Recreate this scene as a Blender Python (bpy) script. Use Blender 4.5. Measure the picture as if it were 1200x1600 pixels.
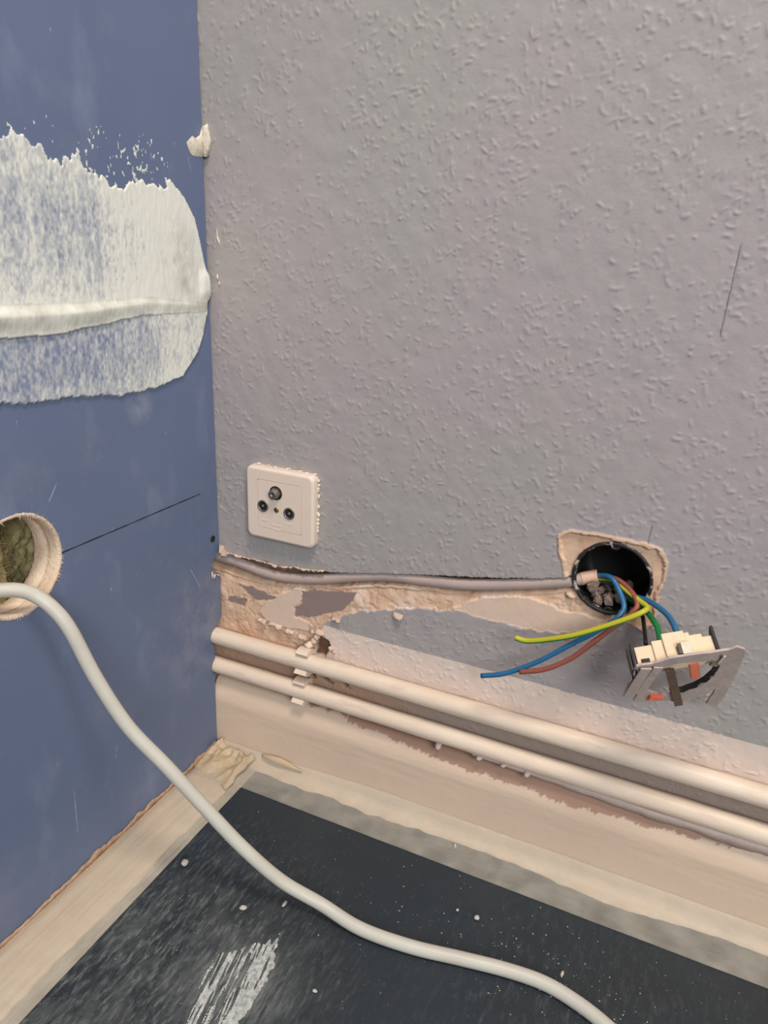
import bpy, bmesh, math, random
import numpy as np
from mathutils import Vector, Matrix

for o in list(bpy.data.objects):
    bpy.data.objects.remove(o)
scene = bpy.context.scene
COL = scene.collection

# ------------------------------------------------------------------ camera
cam_d = bpy.data.cameras.new('camera')
cam_d.sensor_width = 36.0
cam_d.lens = 1155.0 / 1600.0 * 36.0
cam_d.clip_start = 0.01
cam = bpy.data.objects.new('camera', cam_d)
COL.objects.link(cam)
cam.location = (0.45108, -0.59532, 0.56065)
cam.rotation_euler = (1.21650, -0.04053, 0.42869)
scene.camera = cam

# ------------------------------------------------------------------ world, lights, exposure
world = bpy.data.worlds.new('world')
scene.world = world
world.use_nodes = True
bgn = world.node_tree.nodes['Background']
bgn.inputs['Color'].default_value = (1.0, 0.955, 0.91, 1)
bgn.inputs['Strength'].default_value = 0.23


def area_light(name, loc, target, size, energy, color):
    d = bpy.data.lights.new(name, 'AREA')
    d.shape = 'RECTANGLE'
    d.size, d.size_y = size
    d.energy = energy
    d.color = color
    o = bpy.data.objects.new(name, d)
    COL.objects.link(o)
    o.location = loc
    o.rotation_euler = (Vector(target) - Vector(loc)).to_track_quat('-Z', 'Y').to_euler()
    return o


# the room's window far behind and to the left of the photographer, and its ceiling lamp
area_light('window_daylight', (2.3, -2.7, 1.9), (0.1, 0.0, 0.5), (1.5, 1.4), 88, (0.95, 0.975, 1.0))
area_light('ceiling_lamp', (0.75, -0.80, 2.4), (0.3, -0.1, 0.2), (0.5, 0.5), 36, (1.0, 0.88, 0.76))

vs = scene.view_settings
vs.view_transform = 'Standard'
vs.look = 'None'
vs.exposure = -0.08
vs.gamma = 1.0
vs.use_curve_mapping = False

# ------------------------------------------------------------------ noise and geometry helpers
RNG = np.random.default_rng(7)
random.seed(7)


def _hash(xi, yi, s):
    h = (xi.astype(np.int64) * 374761393 + yi.astype(np.int64) * 668265263 + s * 974711) & 0xFFFFFFFF
    h = ((h ^ (h >> 13)) * 1274126177) & 0xFFFFFFFF
    h = h ^ (h >> 16)
    return (h & 0xFFFFFF) / float(0xFFFFFF)


def vnoise(x, y, s=0):
    x = np.asarray(x, float)
    y = np.asarray(y, float)
    xf, yf = np.floor(x), np.floor(y)
    u, v = x - xf, y - yf
    u = u * u * (3 - 2 * u)
    v = v * v * (3 - 2 * v)
    a, b = _hash(xf, yf, s), _hash(xf + 1, yf, s)
    c, d = _hash(xf, yf + 1, s), _hash(xf + 1, yf + 1, s)
    return (a * (1 - u) + b * u) * (1 - v) + (c * (1 - u) + d * u) * v


def fbm(x, y, s=0, octv=4):
    t, a, n = 0.0, 0.5, 0.0
    for i in range(octv):
        t = t + a * vnoise(x * 2 ** i, y * 2 ** i, s + i * 17)
        n += a
        a *= 0.5
    return t / n


def sstep(a, b, x):
    t = np.clip((x - a) / (b - a), 0, 1)
    return t * t * (3 - 2 * t)


def inside(poly, X, Y):
    r = np.zeros(X.shape, bool)
    n = len(poly)
    for i in range(n):
        x0, y0 = poly[i]
        x1, y1 = poly[(i + 1) % n]
        if y0 == y1:
            continue
        c = ((Y >= min(y0, y1)) & (Y < max(y0, y1)))
        r ^= c & (X < (x1 - x0) * (Y - y0) / (y1 - y0) + x0)
    return r


def axis(lo, a, b, hi, s, grow=1.25):
    mid = np.linspace(a, b, int(round((b - a) / s)) + 1)
    left, p, st = [], a, s
    while p > lo:
        st = min(st * grow, 0.08)
        p -= st
        left.append(max(p, lo))
    right, p, st = [], b, s
    while p < hi:
        st = min(st * grow, 0.08)
        p += st
        right.append(min(p, hi))
    return np.concatenate([left[::-1], mid, right])


def curve1(pts, x):
    p = np.array(pts)
    return np.interp(x, p[:, 0], p[:, 1])


def mesh_np(name, V, F):
    """V (n,3), F (m,k) with constant k"""
    me = bpy.data.meshes.new(name)
    V = np.ascontiguousarray(V, np.float32)
    F = np.ascontiguousarray(F, np.int32)
    k = F.shape[1]
    me.vertices.add(len(V))
    me.vertices.foreach_set('co', V.ravel())
    me.loops.add(F.size)
    me.loops.foreach_set('vertex_index', F.ravel())
    me.polygons.add(len(F))
    me.polygons.foreach_set('loop_start', np.arange(len(F), dtype=np.int32) * k)
    me.polygons.foreach_set('loop_total', np.full(len(F), k, np.int32))
    me.polygons.foreach_set('use_smooth', np.ones(len(F), bool))
    me.update(calc_edges=True)
    me.validate()
    return me


def grid_faces(ny, nx, keep=None, flip=False):
    i = np.arange(ny * nx).reshape(ny, nx)
    f = np.stack([i[:-1, :-1], i[:-1, 1:], i[1:, 1:], i[1:, :-1]], -1)
    if flip:
        f = f[..., ::-1]
    f = f.reshape(-1, 4)
    return f if keep is None else f[keep.ravel()]


def compact(V, F):
    used = np.zeros(len(V), bool)
    used[F.ravel()] = True
    m = np.cumsum(used) - 1
    return V[used], m[F], used


def add_attr(me, name, vals):
    a = me.attributes.new(name, 'FLOAT', 'POINT')
    a.data.foreach_set('value', np.ascontiguousarray(vals, np.float32).ravel())


def link(name, me, mat=None, parent=None, smooth=None):
    o = bpy.data.objects.new(name, me)
    COL.objects.link(o)
    if mat is not None:
        me.materials.append(mat)
    if parent is not None:
        o.parent = parent
        if parent.type == 'EMPTY':
            o.location = -Vector(parent.location)
    if smooth is not None:
        me.polygons.foreach_set('use_smooth', [smooth] * len(me.polygons))
    return o


def pydata(name, V, F, mat=None, parent=None, smooth=True):
    me = bpy.data.meshes.new(name)
    me.from_pydata([tuple(v) for v in V], [], [tuple(int(i) for i in f) for f in F])
    me.update()
    return link(name, me, mat, parent, smooth)


def from_bm(name, bm, mat=None, parent=None, smooth=False):
    bmesh.ops.recalc_face_normals(bm, faces=bm.faces)
    me = bpy.data.meshes.new(name)
    bm.to_mesh(me)
    bm.free()
    return link(name, me, mat, parent, smooth)


def empty(name, loc):
    o = bpy.data.objects.new(name, None)
    o.empty_display_size = 0.02
    COL.objects.link(o)
    o.location = loc
    return o


def tag(o, label, cat, group=None, kind=None):
    o['label'] = label
    o['category'] = cat
    if group:
        o['group'] = group
    if kind:
        o['kind'] = kind
    return o


def struct(o, label=None, cat=None):
    o['kind'] = 'structure'
    if label:
        o['label'] = label
    if cat:
        o['category'] = cat
    return o


def spline(pts, n=10):
    P = [np.array(p, float) for p in pts]
    P = [2 * P[0] - P[1]] + P + [2 * P[-1] - P[-2]]
    out = []
    for i in range(1, len(P) - 2):
        p0, p1, p2, p3 = P[i - 1:i + 3]
        for k in range(n):
            t = k / n
            out.append(0.5 * ((2 * p1) + (-p0 + p2) * t + (2 * p0 - 5 * p1 + 4 * p2 - p3) * t * t + (-p0 + 3 * p1 - 3 * p2 + p3) * t ** 3))
    out.append(P[-2])
    return np.array(out)


def tube_geo(path, r, seg=14, cap=True, rough=0.0, seed=0):
    path = np.asarray(path, float)
    n = len(path)
    T = np.gradient(path, axis=0)
    T /= np.linalg.norm(T, axis=1)[:, None]
    up = np.array([0, 0, 1.0]) if abs(T[0][2]) < 0.9 else np.array([0, 1.0, 0])
    N = np.cross(T[0], up)
    N /= np.linalg.norm(N)
    V = []
    rr = np.full(n, r) if np.isscalar(r) else np.asarray(r)
    for i in range(n):
        N = N - T[i] * (N @ T[i])
        N /= np.linalg.norm(N)
        B = np.cross(T[i], N)
        for k in range(seg):
            a = 2 * math.pi * k / seg
            q = rr[i]
            if rough:
                q = q * (1 + rough * (float(vnoise(i * 0.35, k * 0.8, seed)) - 0.5))
            V.append(path[i] + q * (math.cos(a) * N + math.sin(a) * B))
    F = []
    for i in range(n - 1):
        for k in range(seg):
            a, b = i * seg + k, i * seg + (k + 1) % seg
            F.append((a, b, b + seg, a + seg))
    if cap:
        F.append(tuple(range(seg))[::-1])
        F.append(tuple((n - 1) * seg + k for k in range(seg)))
    return V, F


def tube(name, path, r, mat, parent=None, seg=14, rough=0.0, seed=0):
    V, F = tube_geo(path, r, seg, True, rough, seed)
    return pydata(name, V, F, mat, parent)


def box_bm(bm, lo, hi, bevel=0.0, mtx=None):
    r = bmesh.ops.create_cube(bm, size=1)
    for v in r['verts']:
        v.co = Vector([(lo[i] + hi[i]) / 2 + v.co[i] * (hi[i] - lo[i]) for i in range(3)])
    if bevel:
        es = list({e for v in r['verts'] for e in v.link_edges})
        b = bmesh.ops.bevel(bm, geom=es, offset=bevel, segments=2, affect='EDGES', profile=0.5)
        vs_ = list({v for f in b['faces'] for v in f.verts} | {v for v in r['verts'] if v.is_valid})
    else:
        vs_ = r['verts']
    if mtx is not None:
        for v in vs_:
            v.co = mtx @ v.co


def lathe(name, prof, origin, mat, parent, axis_dir='-Y', seg=28, smooth=True, rough=0, seed=0):
    """prof: list of (radius, distance along axis)."""
    V, F = [], []
    ax = {'-Y': (Vector((1, 0, 0)), Vector((0, 0, 1)), Vector((0, -1, 0))),
          '+X': (Vector((0, 1, 0)), Vector((0, 0, 1)), Vector((1, 0, 0)))}[axis_dir]
    O = Vector(origin)
    for j, (r, d) in enumerate(prof):
        for k in range(seg):
            a = 2 * math.pi * k / seg
            q = r
            if rough:
                q = r + rough * (random.random() - 0.5)
            V.append(O + ax[0] * (q * math.cos(a)) + ax[1] * (q * math.sin(a)) + ax[2] * d)
    for j in range(len(prof) - 1):
        for k in range(seg):
            a, b = j * seg + k, j * seg + (k + 1) % seg
            F.append((a, b, b + seg, a + seg))
    if prof[0][0] > 1e-5 and prof[0] != prof[-1]:
        pass
    if prof[-1][0] < 0.0006:
        F.append(tuple((len(prof) - 1) * seg + k for k in range(seg)))
    return pydata(name, V, F, mat, parent, smooth)


def extrude_poly(name, outer, holes, to3d, thick_vec, mat, parent=None):
    bm = bmesh.new()
    es = []
    for loop in [outer] + list(holes):
        vs_ = [bm.verts.new(to3d(*p)) for p in loop]
        for i in range(len(vs_)):
            es.append(bm.edges.new((vs_[i], vs_[(i + 1) % len(vs_)])))
    bmesh.ops.triangle_fill(bm, use_beauty=True, edges=es)
    r = bmesh.ops.extrude_face_region(bm, geom=list(bm.faces))
    for g in r['geom']:
        if isinstance(g, bmesh.types.BMVert):
            g.co += Vector(thick_vec)
    return from_bm(name, bm, mat, parent, False)


# ------------------------------------------------------------------ materials
def srgb(r, g, b):
    f = lambda c: (c / 255 / 12.92) if c / 255 <= 0.04045 else ((c / 255 + 0.055) / 1.055) ** 2.4
    return (f(r), f(g), f(b), 1.0)


class Mat:
    def __init__(self, name, base=(200, 200, 200), rough=0.6, metal=0.0, spec=0.4):
        self.m = bpy.data.materials.new(name)
        self.m.use_nodes = True
        self.nt = self.m.node_tree
        self.b = self.nt.nodes['Principled BSDF']
        self.b.inputs['Roughness'].default_value = rough
        self.b.inputs['Metallic'].default_value = metal
        self.b.inputs['Specular IOR Level'].default_value = spec
        self.b.inputs['Base Color'].default_value = srgb(*base)
        self.col = self.rgb(base)
        self.height = None

    def n(self, t, **kw):
        x = self.nt.nodes.new(t)
        for k, v in kw.items():
            if k in x.inputs.keys():
                x.inputs[k].default_value = v
            else:
                setattr(x, k, v)
        return x

    def l(self, a, b):
        self.nt.links.new(a, b)

    def rgb(self, c):
        x = self.nt.nodes.new('ShaderNodeRGB')
        x.outputs[0].default_value = srgb(*c)
        return x.outputs[0]

    def coords(self, scale=(1, 1, 1), rot=(0, 0, 0)):
        g = self.n('ShaderNodeTexCoord')
        mp = self.n('ShaderNodeMapping')
        mp.inputs['Scale'].default_value = scale
        mp.inputs['Rotation'].default_value = rot
        self.l(g.outputs['Object'], mp.inputs['Vector'])
        return mp.outputs['Vector']

    def noise(self, scale=20, detail=4, rough=0.55, stretch=(1, 1, 1), rot=(0, 0, 0), lo=0.35, hi=0.65):
        t = self.n('ShaderNodeTexNoise', Scale=scale, Detail=detail, Roughness=rough)
        self.l(self.coords(stretch, rot), t.inputs['Vector'])
        r = self.n('ShaderNodeMapRange')
        r.inputs['From Min'].default_value = lo
        r.inputs['From Max'].default_value = hi
        self.l(t.outputs['Fac'], r.inputs['Value'])
        return r.outputs[0]

    def attr(self, name):
        a = self.n('ShaderNodeAttribute')
        a.attribute_name = name
        return a.outputs['Fac']

    def mul(self, a, k):
        x = self.n('ShaderNodeMath', operation='MULTIPLY')
        self.l(a, x.inputs[0])
        if isinstance(k, (int, float)):
            x.inputs[1].default_value = k
        else:
            self.l(k, x.inputs[1])
        return x.outputs[0]

    def mix(self, fac, c, amount=1.0):
        """lay colour c (rgb tuple or socket) over the current colour"""
        x = self.n('ShaderNodeMix', data_type='RGBA')
        f = self.mul(fac, amount) if amount != 1.0 else fac
        self.l(f, x.inputs[0])
        self.l(self.col, x.inputs[6])
        self.l(self.rgb(c) if isinstance(c, tuple) else c, x.inputs[7])
        self.col = x.outputs[2]
        return self

    def bump(self, h, strength=0.3, dist=0.001):
        x = self.n('ShaderNodeBump', Strength=strength, Distance=dist)
        self.l(h, x.inputs['Height'])
        if self.height is not None:
            self.l(self.height, x.inputs['Normal'])
        self.height = x.outputs[0]
        return self

    def done(self):
        self.l(self.col, self.b.inputs['Base Color'])
        if self.height is not None:
            self.l(self.height, self.b.inputs['Normal'])
        return self.m


def simple(name, c, c2=None, scale=60, amt=0.5, rough=0.55, metal=0.0, bump=0.0, bscale=300, spec=0.4):
    m = Mat(name, c, rough, metal, spec)
    if c2:
        m.mix(m.noise(scale), c2, amt)
    if bump:
        m.bump(m.noise(bscale, 3), bump, 0.0006)
    return m.done()


def patch(mm, centre, radius):
    g = mm.n('ShaderNodeTexCoord')
    d = mm.n('ShaderNodeVectorMath', operation='DISTANCE')
    mm.l(g.outputs['Object'], d.inputs[0])
    d.inputs[1].default_value = centre
    r = mm.n('ShaderNodeMapRange')
    r.inputs['From Min'].default_value = radius
    r.inputs['From Max'].default_value = radius * 0.25
    mm.l(d.outputs['Value'], r.inputs['Value'])
    return r.outputs[0]


# grey woodchip wallpaper with bare plaster, paint band and dusty zone by attribute
m = Mat('grey_wallpaper', (164, 156, 156), 0.62, spec=0.35)
m.mix(m.noise(3.2, 3, lo=0.4, hi=0.62), (160, 158, 152), 0.8)
m.mix(m.noise(4.5, 2, lo=0.5, hi=0.65, stretch=(1, 1, 1.3)), (168, 155, 158), 0.6)
m.mix(m.noise(60, 4, lo=0.5, hi=0.75), (152, 144, 147), 0.35)
x = m.n('ShaderNodeMix', data_type='RGBA')
pl = m.rgb((214, 182, 156))
m2col = m.col
m.col = pl
m.mix(m.noise(38, 5, lo=0.42, hi=0.62), (200, 160, 130), 0.8)
m.mix(m.noise(90, 4, lo=0.55, hi=0.68), (176, 146, 122), 0.6)
m.mix(m.noise(25, 5, lo=0.55, hi=0.66), (228, 206, 190), 0.75)
m.mix(m.attr('smooth_filler'), (217, 193, 175), 0.85)
m.mix(m.attr('mauve'), (142, 124, 118))
plc = m.col
m.col = m2col
m.mix(m.attr('white_paint'), (218, 200, 188))
m.mix(m.attr('dust'), (176, 146, 124))
m.mix(m.attr('grey_gap'), (160, 147, 137))
m.mix(m.attr('plaster'), plc)
m.mix(m.attr('slot_shade_pits'), (110, 84, 66))  # brown painted as shade deep in the slot; pits share this brown
m.bump(m.noise(420, 3, lo=0.2, hi=0.8), 0.25, 0.0004)
M_WALL = m.done()

m = Mat('blue_plasterboard', (97, 112, 142), 0.45, spec=0.5)
m.mix(m.noise(5, 3, lo=0.35, hi=0.7), (108, 121, 152), 0.6)
m.mix(m.noise(26, 5, lo=0.56, hi=0.78, stretch=(1, 1, 0.5)), (144, 154, 178), 0.4)
m.mix(m.noise(11, 6, 0.7, lo=0.55, hi=0.80), (138, 138, 150), 0.45)
m.mix(m.noise(150, 5, lo=0.69, hi=0.76, stretch=(1, 1.2, 0.6)), (180, 186, 200), 0.6)
m.mix(m.mul(m.noise(60, 4, lo=0.3, hi=0.7), patch(m, (0, -0.105, 0.4155), 0.019)), (176, 180, 190), 0.5)
m.mix(m.mul(m.noise(30, 6, 0.75, lo=0.45, hi=0.7), patch(m, (0, -0.04, 0.17), 0.09)), (150, 150, 158), 0.6)
m.bump(m.noise(700, 2), 0.06, 0.0003)
M_BOARD = m.done()
M_BOARDCORE = simple('gypsum_core', (226, 208, 186), (204, 176, 150), 40, 0.7, 0.9, bump=0.6, bscale=350)

m = Mat('joint_filler', (110, 124, 158), 0.6)
m.mix(m.attr('cover'), (228, 229, 219))
m.mix(m.mul(m.attr('bead_tone_grime'), m.noise(60, 4)), (168, 164, 150), 0.9)
m.bump(m.noise(240, 4, stretch=(1, 1, 0.35)), 0.25, 0.0006)
M_FILLER = m.done()

m = Mat('dark_floor', (44, 49, 53), 0.5, spec=0.35)
m.mix(m.noise(4, 3, lo=0.4, hi=0.65), (38, 50, 60), 0.7)

m.mix(m.mul(m.noise(22, 8, 0.8, (2.6, 1.0, 1), (0, 0, -0.25), 0.44, 0.70), patch(m, (0.10, -0.31, 0), 0.20)), (110, 114, 112), 0.75)
m.mix(m.mul(m.noise(70, 5, 0.7, (4.0, 0.9, 1), (0, 0, -0.25), 0.50, 0.68), patch(m, (0.11, -0.28, 0), 0.20)), (134, 136, 132), 0.7)
m.mix(m.mul(m.noise(60, 6, 0.75, (3.0, 0.9, 1), (0, 0, -0.25), 0.50, 0.72), patch(m, (0.46, -0.20, 0), 0.22)), (92, 96, 98), 0.5)
m.mix(m.mul(m.noise(40, 6, 0.8, (5.0, 0.7, 1), (0, 0, -0.21), 0.40, 0.66), patch(m, (0.188, -0.255, 0), 0.058)), (150, 154, 152), 0.7)
m.mix(m.noise(8, 4, lo=0.5, hi=0.7), (54, 57, 58), 0.5)
m.mix(m.noise(330, 3, lo=0.66, hi=0.74), (128, 130, 130), 0.45)
m.bump(m.noise(260, 4), 0.12, 0.0004)
M_FLOOR = m.done()

m = Mat('skirting_paint', (217, 194, 171), 0.42)
m.mix(m.noise(9, 3), (208, 186, 168), 0.5)
m.mix(m.attr('bare'), (172, 138, 118))
m.mix(m.noise(210, 3, lo=0.68, hi=0.75), (180, 160, 140), 0.4)
m.bump(m.noise(160, 3), 0.12, 0.0005)
M_SKIRT = m.done()

m = Mat('pipe_paint', (228, 211, 192), 0.42)
m.mix(m.noise(18, 4, stretch=(0.5, 1, 1)), (214, 193, 172), 0.7)
m.mix(m.noise(70, 5, stretch=(0.25, 1, 1), lo=0.60, hi=0.72), (186, 164, 148), 0.5)
m.bump(m.noise(120, 4, stretch=(0.4, 1, 1)), 0.25, 0.0006)
M_PIPE = m.done()
M_CLIP = simple('clip_paint', (226, 208, 190), (210, 188, 168), 120, 0.5, 0.45, bump=0.2)
M_LIP = simple('paint_skin', (200, 182, 172), (184, 162, 150), 60, 0.6, 0.6, bump=0.3)
M_CREAM = simple('socket_plastic', (228, 210, 194), (222, 202, 184), 30, 0.4, 0.35, spec=0.5)
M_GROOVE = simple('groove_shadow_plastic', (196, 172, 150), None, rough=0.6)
M_STEEL = simple('steel', (150, 143, 136), (104, 96, 90), 200, 0.5, 0.42, 0.75)
M_ZINC = simple('bright_zinc', (214, 208, 188), (176, 170, 150), 120, 0.5, 0.5, 0.35)
M_DARK = simple('dark_plastic', (30, 27, 26), (48, 42, 40), 90, 0.5, 0.5)
M_BLACK = simple('box_plastic', (17, 15, 15), (26, 22, 20), 60, 0.5, 0.55)
M_BRASS = simple('brass', (176, 150, 84), (120, 96, 48), 300, 0.5, 0.35, 0.9)
M_CRUST = simple('plaster_crust', (226, 202, 184), (190, 158, 134), 120, 0.7, 0.9, bump=0.5)
M_PAPER = simple('torn_paper', (216, 196, 180), (176, 148, 128), 150, 0.7, 0.85, bump=0.3)
M_PAPERBROWN = simple('brown_board_paper', (186, 156, 128), (140, 112, 92), 160, 0.7, 0.9, bump=0.4)
M_CABLE = simple('white_cable_sheath', (200, 197, 186), (184, 180, 168), 25, 0.5, 0.4, spec=0.45)
M_GCABLE = simple('grey_cable_sheath', (168, 152, 148), (188, 166, 154), 30, 0.7, 0.5)
M_SHEATHEND = simple('pinkish_sheath_end', (206, 170, 148), (190, 150, 128), 80, 0.5, 0.5)
M_BLUE = simple('blue_wire', (44, 104, 146), (36, 88, 128), 60, 0.5, 0.35)
M_BROWN = simple('brown_wire', (148, 82, 66), (128, 70, 58), 60, 0.5, 0.4)
M_GREEN = simple('green_wire', (30, 132, 70), (24, 108, 60), 60, 0.5, 0.35)
M_YELLOW = simple('yellow_wire', (186, 178, 46), (176, 176, 40), 60, 0.4, 0.4)
M_BLACKW = simple('black_wire', (28, 25, 25), (48, 44, 42), 120, 0.4, 0.45)
M_BEIGE = simple('beige_insert_plastic', (230, 208, 176), (216, 192, 160), 60, 0.5, 0.45)
M_PLATE = simple('paint_crusted_metal', (190, 172, 164), (164, 150, 144), 90, 0.6, 0.65, 0.0, bump=0.35)
M_RUST = simple('dull_brown_metal', (112, 92, 78), (82, 66, 56), 150, 0.6, 0.5, 0.5)
M_ORANGE = simple('orange_plastic', (232, 104, 72), (240, 140, 110), 160, 0.6, 0.4)
M_WOOL = simple('mineral_wool_fibre', (188, 174, 128), (130, 116, 78), 90, 0.8, 0.95, bump=0.8, bscale=260)
M_PENCIL = simple('pencil_graphite', (44, 42, 52), None, rough=0.7)
M_CRUMB = simple('plaster_crumb', (192, 188, 180), (170, 162, 152), 300, 0.5, 0.9)
M_CAULK = simple('cream_caulk', (218, 196, 170), (208, 184, 158), 30, 0.7, 0.6, bump=0.2)
M_WOODSTRIP = simple('pale_levelling_strip', (232, 208, 178), (228, 194, 172), 14, 0.9, 0.7, bump=0.2)


def tape_mat(name, base, alpha, long=False):
    m = Mat(name, base, 0.45)
    m.mix(m.noise(40, 4, stretch=(1, 1, 1)), (208, 196, 180), 0.4)
    m.bump(m.noise(75, 4, stretch=(1.4, 0.10, 1) if long else (0.3, 1, 1)), 0.5, 0.0014)
    mt = m.done()
    nt = m.nt
    tr = nt.nodes.new('ShaderNodeBsdfTransparent')
    mx = nt.nodes.new('ShaderNodeMixShader')
    nz = m.noise(70, 5, stretch=(0.6, 0.6, 1), lo=0.3, hi=0.7)
    mr = nt.nodes.new('ShaderNodeMapRange')
    mr.inputs['To Min'].default_value = alpha - 0.07
    mr.inputs['To Max'].default_value = alpha + 0.07
    nt.links.new(nz, mr.inputs['Value'])
    nt.links.new(mr.outputs[0], mx.inputs[0])
    nt.links.new(tr.outputs[0], mx.inputs[1])
    nt.links.new(m.b.outputs[0], mx.inputs[2])
    nt.links.new(mx.outputs[0], nt.nodes['Material Output'].inputs['Surface'])
    return mt


M_TAPE = tape_mat('translucent_tape', (212, 208, 196), 0.24)
M_TAPE2 = tape_mat('crumpled_tape', (208, 184, 148), 0.72)

# ------------------------------------------------------------------ grey wall (relief is real geometry)
CH_TOP = [(-0.1, 0.2365), (0.0006, 0.2359), (0.0147, 0.2353), (0.0334, 0.2349), (0.0534, 0.235), (0.0745, 0.234), (0.0937, 0.2376), (0.1126, 0.2384), (0.1367, 0.244), (0.179, 0.2524), (0.2191, 0.2611), (0.2574, 0.268), (0.3056, 0.2774), (0.3452, 0.2861), (0.3593, 0.2901), (0.375, 0.297)]
CH_BOT = [(-0.1, 0.2176), (-0.0001, 0.2176), (0.045, 0.2152), (0.0845, 0.2194), (0.137, 0.2299), (0.1931, 0.2454), (0.2457, 0.2527), (0.2831, 0.2585), (0.3298, 0.2705), (0.3732, 0.2848), (0.39, 0.288)]
PLASTER = [(-0.06, 0.23), (0.0, 0.23), (0.045, 0.226), (0.0845, 0.226), (0.137, 0.236), (0.1929, 0.2501), (0.2827, 0.266), (0.3728, 0.2918), (0.3913, 0.2709), (0.4083, 0.2643), (0.401, 0.2599), (0.3879, 0.2482), (0.3623, 0.238), (0.3423, 0.2359), (0.3157, 0.2353), (0.2913, 0.2354), (0.2674, 0.236), (0.2276, 0.2292), (0.1943, 0.2178), (0.1665, 0.2092), (0.1486, 0.2002), (0.1377, 0.1915), (0.1266, 0.1848), (0.1193, 0.1639), (0.112, 0.13), (-0.06, 0.1296)]
PLATE = [(0.352, 0.3316), (0.361, 0.3375), (0.3821, 0.3383), (0.4027, 0.3386), (0.4229, 0.3383), (0.4352, 0.3353), (0.441, 0.327), (0.4423, 0.3131), (0.4398, 0.2951), (0.44, 0.2684), (0.4328, 0.2586), (0.4216, 0.2635), (0.4087, 0.2619), (0.3843, 0.2629), (0.3628, 0.2793), (0.3603, 0.3), (0.3538, 0.3166)]
MAUVE = [[(0.1014, 0.2154), (0.1149, 0.2209), (0.1623, 0.2296), (0.1604, 0.2192), (0.1448, 0.2044), (0.1227, 0.1935), (0.1076, 0.185), (0.0921, 0.1855), (0.0898, 0.194), (0.1014, 0.2007)],
         [(0.0185, 0.2052), (0.0448, 0.2054), (0.0703, 0.2003), (0.0566, 0.1931), (0.0404, 0.1929)],
         [(0.007, 0.1869), (0.0321, 0.1885), (0.0277, 0.1797), (0.0067, 0.1806)]]
SMOOTH = [(0.060, 0.196), (0.075, 0.207), (0.098, 0.219), (0.106, 0.216), (0.099, 0.201), (0.090, 0.195), (0.092, 0.184), (0.11, 0.18), (0.114, 0.170), (0.06, 0.168), (0.045, 0.178)]
WHITE_TOP = [(0.1138, 0.1739), (0.1228, 0.1846), (0.1453, 0.1831), (0.2638, 0.183), (0.3865, 0.1823), (0.5435, 0.1811), (4, 0.181)]
BX, BZ, BR = 0.4010, 0.3010, 0.0318
SX, SZ = 0.0808, 0.3078            # aerial socket centre
ZJ = 0.4975                        # joint between the two plasterboards

xs = axis(-0.03, -0.004, 0.70, 3.2, 0.00095)
zs = axis(0.0, 0.075, 0.80, 2.5, 0.00095)
X, Z = np.meshgrid(xs, zs)
# woodchips: elongated bumps stamped one by one
H = np.zeros_like(X)
fx0, fx1, fz0, fz1 = -0.004, 0.80, 0.075, 0.90
nchip = int(21000 * (fx1 - fx0) * (fz1 - fz0))
for k in range(nchip):
    cx = RNG.uniform(fx0, fx1)
    cz = RNG.uniform(fz0, fz1)
    if vnoise(cx * 45, cz * 45, 5) < RNG.uniform(0.1, 0.62):
        continue
    ln = 0.0011 + 0.0020 * RNG.random() ** 1.3 + (0.002 if RNG.random() < 0.10 else 0)
    wd = RNG.uniform(0.0007, 0.0014)
    hh = RNG.uniform(0.00022, 0.00075)
    an = RNG.uniform(0, math.pi)
    cu = RNG.normal(0, 90)
    R = ln * 1.9 + 0.002
    i0, i1 = np.searchsorted(xs, (cx - R, cx + R))
    j0, j1 = np.searchsorted(zs, (cz - R, cz + R))
    if i1 <= i0 or j1 <= j0:
        continue
    dx = X[j0:j1, i0:i1] - cx
    dz = Z[j0:j1, i0:i1] - cz
    u = dx * math.cos(an) + dz * math.sin(an)
    v = -dx * math.sin(an) + dz * math.cos(an) + cu * u * u
    g = hh * np.exp(-(u / ln) ** 4 - (v / wd) ** 2)
    H[j0:j1, i0:i1] = np.maximum(H[j0:j1, i0:i1], g)
H += 0.0009 * (fbm(X * 75, Z * 75, 3, 3) - 0.5)

wx = X + 0.006 * (fbm(X * 130, Z * 130, 21, 4) - 0.5)
wz = Z + 0.006 * (fbm(X * 130, Z * 130, 33, 4) - 0.5)
topx = np.interp(X, [0, 0.01, 0.03, 0.11, 0.14, 0.6], [0, 0.0012, 0.0036, 0.0034, 0.0012, 0.0016])
ragL = np.where(X < 0.125, 1.0, 0.30)
top = curve1(CH_TOP, X) + topx + 0.005 * ragL * (fbm(X * 190, X * 0, 41, 4) - 0.5)
bot = curve1(CH_BOT, X) + 0.003 * (fbm(X * 120, X * 0, 47, 3) - 0.5)
inch = (Z < top) & (Z > bot - 0.004) & (X < 0.376)
plate = inside(PLATE, X + 0.3 * (wx - X), Z + 0.3 * (wz - Z))
plas = inside(PLASTER, wx, wz)
bare = (plas | plate | inch)
rough_pl = fbm(X * 110, Z * 110, 60, 5)
rough_lo = fbm(X * 32, Z * 32, 67, 3)
mau = np.zeros(X.shape, bool)
for p in MAUVE:
    mau |= inside(p, wx, wz)
smf = (inside(SMOOTH, wx, wz) | inside([(0.262, 0.236), (0.30, 0.262), (0.335, 0.266), (0.362, 0.262), (0.40, 0.262), (0.385, 0.240), (0.34, 0.232)], wx, wz)) & plas & ~mau
Y = -H.copy()
pd = 0.0012 + 0.0020 * (rough_pl - 0.5) + 0.002 * (rough_lo - 0.5)
pd = pd + 0.0006 * (fbm(X * 260, Z * 260, 77, 3) > 0.62)
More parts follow.
